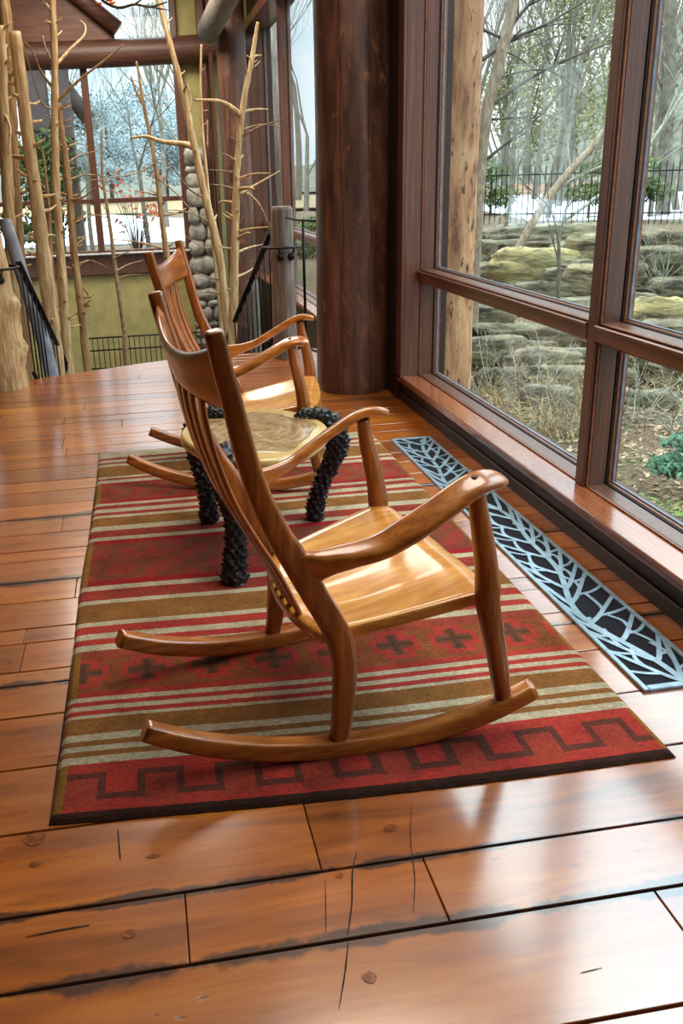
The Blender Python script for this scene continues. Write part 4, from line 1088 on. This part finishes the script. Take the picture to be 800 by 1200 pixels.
# bare trees outdoors
def grow(m, p, d, L, r, depth, rg, spread=.55, n=5, up=.12, crook=.12):
    pts = [p]; q = p; dd = d.normalized()
    for k in range(4):
        dd = (dd + Vector((rg.uniform(-1, 1), rg.uniform(-1, 1), rg.uniform(-.6, 1))) * crook + Vector((0, 0, up * .3))).normalized()
        q = q + dd * L / 4; pts.append(q)
    e = r * (.62 if depth else .3)
    m.tube(pts, [r + (e - r) * i / 4 for i in range(5)], max(3, n), cap=False)
    if depth == 0: return
    for k in range(rg.choice((2, 3, 3))):
        ax = Vector((rg.uniform(-1, 1), rg.uniform(-1, 1), rg.uniform(-.3, .8))).normalized()
        nd = (dd + ax * spread * rg.uniform(.6, 1.4) + Vector((0, 0, up))).normalized()
        b = pts[rg.choice((2, 3, 4))] if k else q
        grow(m, b, nd, L * rg.uniform(.6, .82), e * rg.uniform(.6, .95), depth - 1, rg, spread, n - 1, up, crook)
def bare_proto(seed, H_, r, depth, mat, name='winter_tree'):
    rg = random.Random(seed); m = MB(); grow(m, Vector((0, 0, -.2)), Vector((rg.uniform(-.1, .1), rg.uniform(-.1, .1), 1)), H_, r, depth, rg)
    return m.build(name, mat)
protos = [bare_proto(41 + i, U(2.6, 3.6), .13, 6, M['barkfar']) for i in range(4)]
rg = random.Random(15); cnt = 0; taken = []
for k in range(900):
    ang = radians(rg.uniform(6, 100)); dist = rg.uniform(34, 80); x, y = cos(ang) * dist, sin(ang) * dist
    if x < 2 and y < 52 or (x < 8 and rg.random() < .5): continue
    if cnt >= 110 or any((x - a) ** 2 + (y - b) ** 2 < 9 for a, b in taken): continue
    taken.append((x, y))
    o = protos[cnt] if cnt < 4 else protos[cnt % 4].copy()
    if cnt >= 4: C.objects.link(o)
    cnt += 1; s = rg.uniform(.9, 1.7) * (.6 + dist / 120); o.location = (x, y, gz(x, y) + max(0, (dist - 60)) * .1); o.rotation_euler = (0, 0, rg.uniform(0, 6.28)); o.scale = (s, s, s * rg.uniform(.9, 1.2))
    tag(o, 'leafless grey tree in the distant winter woods behind the fence and road', 'tree', 'distant leafless trees')
mid = [bare_proto(61 + i, U(1.7, 2.3), .07, 6, M['barkgrey']) for i in range(3)]
for i, (x, y, s) in enumerate([(11.5, 25, 1.3), (13.8, 23.5, 1.2), (9.9, 26.5, 1.5), (15.5, 21.2, 1.4), (12.6, 28, 1.7), (17.5, 23, 1.5), (14.4, 18.2, 1.0), (10.8, 16.5, .8), (7.2, 17.6, .7), (9.0, 14.0, .75), (6.2, 12.8, .6), (7.5, 11.2, .6), (8.6, 11.0, .75), (16.5, 26.5, 1.8), (11.0, 31.5, 2.0)]):
    o = mid[i] if i < 3 else mid[i % 3].copy()
    if i >= 3: C.objects.link(o)
    o.location = (x, y, gz(x, y)); o.rotation_euler = (0, 0, i * 1.7); o.scale = (s, s, s)
    tag(o, 'slim grey leafless tree near the iron fence outside the window', 'tree', 'slim trees by the fence')
nearw = [bare_proto(81 + i, U(1.6, 2.0), .06, 6, M['barkgrey']) for i in range(2)]
for i, (x, y, s) in enumerate([(.2, 18.4, 1.0), (1.4, 19.5, 1.1), (-.9, 19.0, .9), (.9, 27, 1.5), (-1.6, 24, 1.4), (2.4, 22, 1.3)]):
    o = nearw[i] if i < 2 else nearw[i % 2].copy()
    if i >= 2: C.objects.link(o)
    o.location = (x, y, .2); o.rotation_euler = (0, 0, i * 2.1); o.scale = (s, s, s)
    tag(o, 'small leafless tree outside the far window, in front of the pale road', 'tree', 'small trees outside the far window')
def px_tree(label, name, z0, pts, r0, r1, mat, branches=(), bmat=None, seed=1, Y=None, twig=5):
    """a specific tree: trunk and branches followed at its own distance"""
    base = on_ground(*pts[-1]) if Y is None else at_y(*pts[-1], Y); Yb = base.y
    P = [at_y(x, y, Yb) for x, y in pts][::-1]; n = len(P); root = empty(name, tuple(P[0])); tag(root, label, 'tree')
    rg = random.Random(seed)
    m = MB(); m.tube(P, [r0 + (r1 - r0) * i / (n - 1) for i in range(n)], 10, 8, .06); m.build('trunk', mat, root)
    for br, ra in branches:
        pp = [at_y(x, y, Yb + rg.uniform(-.12, .12) * (i > 0)) for i, (x, y) in enumerate(br)]
        q = MB(); q.tube(pp, [ra * (1 - .7 * i / (len(pp) - 1)) for i in range(len(pp))], 6, 5)
        for k in range(twig):
            i = rg.randrange(1, len(pp)); d = (pp[i] - pp[i - 1]).normalized(); p0 = pp[i - 1].lerp(pp[i], rg.random())
            d2 = (d + Vector((rg.uniform(-1, 1), rg.uniform(-.6, .6), rg.uniform(-.8, 1))) * .8).normalized(); L = rg.uniform(.25, .8)
            q.tube([p0, p0 + d2 * L * .5 + Vector((0, 0, .03)), p0 + d2 * L], [ra * .35, ra * .25, ra * .1], 4)
        q.build('branch', bmat or mat, root)
px_tree('tan flaky-barked leaning tree just right of the outdoor log post', 'birch_tree', -.35, [(606, -30), (598, 20), (588, 60), (578, 100), (570, 130), (563, 190), (556, 300), (552, 400)], .085, .065, M['barktan'],
        [([(562, 72), (600, 46), (640, 28), (690, -2)], .03), ([(578, 122), (620, 92), (668, 68), (720, 48)], .03), ([(566, 190), (600, 162), (640, 128), (658, 100)], .022), ([(576, 140), (612, 138), (628, 146)], .018), ([(592, 40), (612, 14), (632, -6)], .03), ([(590, 45), (566, 34), (540, 10)], .022), ([(585, 92), (610, 84), (640, 82), (660, 92), (706, 128)], .014), ([(596, 100), (600, 70), (664, 40), (666, 70)], .01)], M['barkdark'], 1)
px_tree('pale crooked leaning trunk crossing the rock ledge from lower left', 'birch_tree', -.28, [(760, 60), (735, 110), (700, 165), (668, 200), (640, 235), (620, 268), (600, 305), (585, 340)], .075, .055, M['barktan'],
        [([(650, 222), (680, 206), (706, 194), (740, 176)], .04), ([(668, 198), (664, 165), (660, 142), (648, 136), (642, 130)], .018), ([(686, 182), (700, 178), (720, 176)], .02), ([(622, 262), (590, 250), (564, 290)], .014)], M['barkpale'], 2)
px_tree('smooth pale branching tree leaning right, behind the mullion', 'birch_tree', -.05, [(800, 110), (760, 170), (720, 214), (690, 238), (655, 262)], .05, .04, M['barkpale'], [([(700, 230), (735, 215), (800, 170)], .03), ([(740, 192), (730, 150), (728, 90), (735, 20)], .03), ([(770, 160), (792, 110), (812, 60)], .03)], M['barkpale'], 3)
px_tree('dark rough tree trunk behind the fence at the right edge', 'tree', 0, [(786, -20), (784, 60), (781, 140), (778, 200), (776, 252)], .22, .16, M['barkgrey'], [([(782, 90), (800, 60), (830, 30)], .05), ([(782, 120), (760, 80), (740, 40)], .04), ([(781, 150), (800, 130), (820, 124)], .04), ([(784, 40), (770, 10), (765, -20)], .04)], M['barkpale'], 4)
px_tree('two-toned dark trunk standing behind the fence in the middle of the window', 'tree', .02, [(668, 40), (664, 100), (656, 170), (653, 212), (651, 240)], .16, .10, M['barkgrey'], [([(662, 120), (640, 90), (620, 60)], .04), ([(664, 100), (684, 70), (700, 40)], .04), ([(657, 160), (680, 130), (690, 100)], .03)], M['barkgrey'], 5)

# foliage masses
def leaves(mb, c, r, n, s, rg, hollow=.35):
    c = Vector(c)
    for k in range(n):
        while True:
            d = Vector((rg.uniform(-1, 1), rg.uniform(-1, 1), rg.uniform(-1, 1)))
            if hollow < d.length < 1: break
        p = c + Vector((d.x * r[0], d.y * r[1], d.z * r[2])); a = Vector((rg.uniform(-1, 1), rg.uniform(-1, 1), rg.uniform(-1, 1))).normalized(); b = a.orthogonal().normalized(); q = s * rg.uniform(.6, 1.4)
        mb.add([p - a * q, p + b * q * .45, p + a * q, p - b * q * .45], [(0, 1, 2, 3)])
def foliage_tree(name, label, base, H_, r, mat, n, s, seed, cat='tree', group=None, trunk=.15, clumps=14):
    rg = random.Random(seed); root = empty(name, base); tag(root, label, cat, group)
    b = Vector(base); t = MB(); t.tube([b, b + Vector((0, 0, H_ * .5)), b + Vector((0, 0, H_ * .9))], [trunk, trunk * .7, trunk * .2], 8); t.build('trunk', M['barkgrey'], root)
    f = MB()
    for k in range(clumps):
        a = rg.uniform(0, 6.28); t_ = rg.uniform(.25, 1); rad = r * (1.05 - .6 * t_) * rg.uniform(.3, 1)
        leaves(f, (b.x + cos(a) * rad, b.y + sin(a) * rad, b.z + H_ * t_), (r * .55, r * .55, H_ * .13), n // clumps, s, rg, .1)
    f.build('foliage', mat, root)
def spot(px, py, dist):
    r_ = ray(px, py).normalized(); p = Vector((0, 0, CAMZ)) + r_ * dist; return p
p = spot(655, 205, 40); foliage_tree('pine_tree', 'big olive-green evergreen tree behind the fence in the middle window', (p.x, p.y, .2), 9.2, 3.0, M['olive'], 7000, .10, 1, clumps=26)
p = spot(600, 205, 52); foliage_tree('pine_tree', 'yellowish evergreen tree behind the leaning flaky tree', (p.x, p.y, .2), 7.2, 2.2, M['olive'], 3500, .12, 2, clumps=16)
p = spot(715, 200, 48); foliage_tree('pine_tree', 'olive evergreen half hidden by the window mullion', (p.x, p.y, .2), 9.8, 3.0, M['olive'], 4500, .12, 3, clumps=18)
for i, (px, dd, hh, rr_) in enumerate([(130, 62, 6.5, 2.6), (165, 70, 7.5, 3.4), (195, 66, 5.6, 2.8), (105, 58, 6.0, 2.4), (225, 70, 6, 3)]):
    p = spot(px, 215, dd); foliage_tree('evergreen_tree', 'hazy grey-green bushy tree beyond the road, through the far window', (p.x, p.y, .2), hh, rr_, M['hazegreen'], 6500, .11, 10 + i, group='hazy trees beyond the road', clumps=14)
for i, (px, dd, hh, rr_) in enumerate([(690, 27, 1.6, .7), (575, 30, 1.8, .9), (745, 25, 1.7, .7)]):
    p = spot(px, 240, dd); foliage_tree('evergreen_shrub', ['dark green shrub behind the fence, left of the mullion', 'dark green shrub behind the fence beside the log post', 'green shrub behind the fence in the right-hand pane'][i], (p.x, p.y, .1), hh, rr_, M['green'], 1500, .07, 30 + i, 'shrub', None, .04, 8)
p = at_y(52, 285, 15.2); foliage_tree('evergreen_shrub', 'leafy green shrub outside the left part of the far window', (p.x, p.y, .2), 1.9, .75, M['green'], 3000, .05, 40, 'shrub', None, .04, 12)
p = at_y(355, 330, 15.0); foliage_tree('evergreen_shrub', 'small green shrub outside the narrow window by the grey newel', (p.x + .3, p.y, -.2), 1.0, .5, M['green'], 900, .05, 41, 'shrub', None, .03, 8)
# rusty-leaved shrub in front of the road
def rust_shrub(label, px, Y):
    rg = random.Random(5); b = at_y(px, 285, Y); b.z = .2; root = empty('leafy_shrub', tuple(b)); tag(root, label, 'shrub'); m = MB(); f = MB()
    for k in range(22):
        a = rg.uniform(0, 6.28); e = b + Vector((cos(a) * rg.uniform(.1, .55), sin(a) * .4, rg.uniform(.6, 1.5))); m.tube([b, b.lerp(e, .5) + Vector((0, 0, .12)), e], [.012, .008, .004], 4)
        if k % 2: leaves(f, e - Vector((0, 0, .1)), (.14, .14, .16), 9, .05, rg, 0)
    m.build('stems', M['barkgrey'], root); f.build('foliage', M['rust'], root)
rust_shrub('thin shrub with a few rusty leaves outside the right far pane', 160, 15.8)
# porch timbers outside the far window
for px0, px1, lab in ((36, 66, 'wide grey porch post outside the far window, left of the tan trunk'), (74, 92, 'narrower grey porch post outside the far window, nearer the mullion')):
    a, b = at_y(px0, 200, 15.6), at_y(px1, 200, 15.6); m = MB(); m.box(a.x, b.x, 15.45, 15.75, .1, 3.3, .02); tag(m.build('porch_post', M['porch'], cent=True), lab, 'post')
m = MB(); a, b = at_y(68, 92, 15.7), at_y(104, 140, 15.7); m.sweep([a, b], .1, .12, (0, 1, 0), 8, 5); tag(m.build('porch_brace', M['porch'], cent=True), 'diagonal grey porch brace outside the far window', 'beam')
m = MB(); m.box(-5, -.1, 15.3, 15.9, 3.3, 3.75, .02); tag(m.build('porch_beam', M['porch'], cent=True), 'grey porch beam outside above the far window', 'beam')

# litter, dry stems, ferns
def litter():
    rg = random.Random(9); m = MB()
    for k in range(16000):
        y = rg.uniform(2.6, 14); x = rg.uniform(max(2.05, .3 * y), max(3, .85 * y))
        if rg.random() < y / 16: continue
        z = gz(x, y) + .05 * noise.noise(Vector((x * .9, y * .9, 0))) + .012; p = Vector((x, y, z)); a = Vector((rg.uniform(-1, 1), rg.uniform(-1, 1), rg.uniform(-.5, .5))).normalized(); b = a.orthogonal().normalized(); b = Vector((b.x, b.y, b.z * .4)); q = rg.uniform(.022, .055)
        m.add([p - a * q, p + b * q * .55 + Vector((0, 0, .008)), p + a * q, p - b * q * .5], [(0, 1, 2, 3)])
    tag(m.build('leaf_litter', M['litter']), 'pale brown fallen leaves covering the ground below the window', 'leaves', kind='stuff')
litter()
def stems():
    rg = random.Random(19); m = MB()
    for k in range(1500):
        t = rg.random(); px, py = rg.uniform(560, 700), rg.uniform(400, 520)
        if k % 4 == 0: px, py = rg.uniform(735, 830), rg.uniform(290, 480)
        p = on_ground(px, py); a = rg.uniform(0, 6.28); L = rg.uniform(.15, .5); d = Vector((cos(a) * .8, sin(a) * .8, rg.uniform(.3, 1.2))).normalized()
        s = Vector((-d.y, d.x, 0)).normalized() * .004; e = p + d * L + Vector((cos(a), sin(a), -.6)) * .08; q = p + d * L * .55 + Vector((0, 0, .04))
        m.add([p - s, p + s, q + s * .8, q - s * .8, e], [(0, 1, 2, 3), (3, 2, 4)])
    tag(m.build('dry_grass', M['dry']), 'tangled pale dry grass and stems among the rocks outside', 'grass', kind='stuff')
stems()
def bramble(label, px, py, z, seed, n=9, L=1.1):
    rg = random.Random(seed); b0 = on_ground(px, py); root = MB()
    for k in range(n * 3):
        a = rg.uniform(0, 6.28); l = L * rg.uniform(.35, 1.1); b = b0 + Vector((rg.uniform(-.35, .35), rg.uniform(-.5, .5), 0)) * L; b.z = gz(b.x, b.y) - .03
        d = Vector((cos(a) * rg.uniform(.2, .9), sin(a) * rg.uniform(.2, .9), rg.uniform(.25, 1))).normalized(); P = [b]
        for q in range(4):
            d = (d + Vector((rg.uniform(-.35, .35), rg.uniform(-.35, .35), rg.uniform(-.45, .15)))).normalized(); P.append(P[-1] + d * l / 4)
        root.tube(P, [.006, .005, .004, .003, .0015], 4)
        for j in range(4):
            p0 = P[rg.choice((1, 2, 3))]; d2 = (d + Vector((rg.uniform(-1, 1), rg.uniform(-1, 1), rg.uniform(-.3, 1)))).normalized(); root.tube([p0, p0 + d2 * l * .18 + Vector((0, 0, .01)), p0 + d2 * l * .3], [.003, .0025, .001], 3)
    tag(root.build('bramble', M['barkpale'], cent=True), label, 'shrub')
bramble('pale arching leafless bramble below the transom, beside the log post', 600, 470, -.5, 1, 16, 1.1)
bramble('pale leafless bramble beside the left edge of the mullion', 665, 500, -.5, 2, 12, .9)
bramble('tangle of pale stems in front of the boulder in the right lower pane', 775, 500, -.45, 3, 14, 1.0)
bramble('pale leafless stems above the boulder in the right upper pane', 770, 340, -.2, 4, 18, 1.6)
bramble('pale stems on the ledge by the outdoor log post', 575, 345, -.25, 5, 12, 1.2)
def fern(label, px, py, z, mat, n, L, seed, name='fern', cat='fern'):
    rg = random.Random(seed); b = on_ground(px, py); m = MB()
    for k in range(n):
        a = 2 * pi * k / n + rg.uniform(-.2, .2); l = L * rg.uniform(.75, 1.1); d = Vector((cos(a), sin(a), 0)); s = Vector((-sin(a), cos(a), 0))
        for j in range(12):
            t = j / 12; p = b + d * l * t + Vector((0, 0, l * (.9 * t - .75 * t * t))); w = .16 * L * (1 - t) ** .7 * min(1, t * 5 + .2)
            for sg in (-1, 1):
                tip = p + s * sg * w + d * w * .4; m.add([p, p + d * l * .045, tip], [(0, 1, 2)])
    tag(m.build(name, mat, cent=True), label, cat)
fern('yellow-green fern at the sill in the right-hand lower pane', 783, 606, -.52, M['fern'], 12, .28, 1)
fern('second, lower green fern left of the yellow-green one', 742, 590, -.52, M['fern'], 9, .2, 2)
p = on_ground(806, 580); foliage_tree('juniper', 'blue-green bushy conifer at the right edge behind the fern', (p.x, p.y, p.z), .5, .3, M['bluefern'], 1500, .03, 50, 'shrub', None, .015, 10)
fern('low green fern among the dry stems by the mullion', 690, 470, -.45, M['fern'], 9, .3, 3)

# ------------------------------------------------------------------ sky and added fill lights
w = bpy.data.worlds.new('overcast_sky'); bpy.context.scene.world = w; w.use_nodes = True; nt = w.node_tree
bg = nt.nodes['Background']
tc = N(nt, 'ShaderNodeTexCoord'); spx = N(nt, 'ShaderNodeSeparateXYZ'); nt.links.new(tc.outputs['Generated'], spx.inputs[0])
cn = noise_(nt, tc.outputs['Generated'], 3.5, 5, .55)
col = ramp(nt, cn, [(.38, (186, 214, 236)), (.58, (244, 249, 252))])
nt.links.new(col, bg.inputs[0])
st = N(nt, 'ShaderNodeMapRange'); nt.links.new(spx.outputs[2], st.inputs[0]); st.inputs[1].default_value = .2; st.inputs[2].default_value = .7; st.inputs[3].default_value = 1.2; st.inputs[4].default_value = 5.5
nt.links.new(st.outputs[0], bg.inputs[1])
def fill_light(name, loc, size, power, color, rot=(0, 0, 0)):
    l = bpy.data.lights.new(name, 'AREA'); l.shape = 'DISK'; l.size = size; l.energy = power; l.color = color
    o = bpy.data.objects.new(name, l); C.objects.link(o); o.location = loc; o.rotation_euler = rot; return o
fill_light('overhead_fill', (1.0, 3.2, 4.05), 2.0, 75, (1, .9, .76))  # unseen area lights, added overhead to brighten the interior
fill_light('overhead_fill', (.6, 8.2, 4.05), 2.2, 80, (1, .9, .76))
fill_light('overhead_fill', (-.3, 10.9, 4.05), 1.8, 130, (1, .9, .76))

# ------------------------------------------------------------------ camera
cam = bpy.data.cameras.new('camera'); co = bpy.data.objects.new('camera', cam); C.objects.link(co)
cam.sensor_fit = 'VERTICAL'; cam.sensor_height = 36; cam.lens = F / 1200 * 36
cam.shift_x = (400 - PX0) / 1200; cam.clip_start = .05; cam.clip_end = 400
co.matrix_world = Matrix.Translation((0, 0, CAMZ)) @ RC.to_4x4()
sc = bpy.context.scene; sc.camera = co
for o in bpy.data.objects:
    if '_org' in o.keys(): del o['_org']
vs_ = sc.view_settings
sc.display_settings.display_device = 'sRGB'; vs_.view_transform = 'Standard'; vs_.look = 'None'; vs_.gamma = 1; vs_.use_curve_mapping = False
vs_.exposure = .45
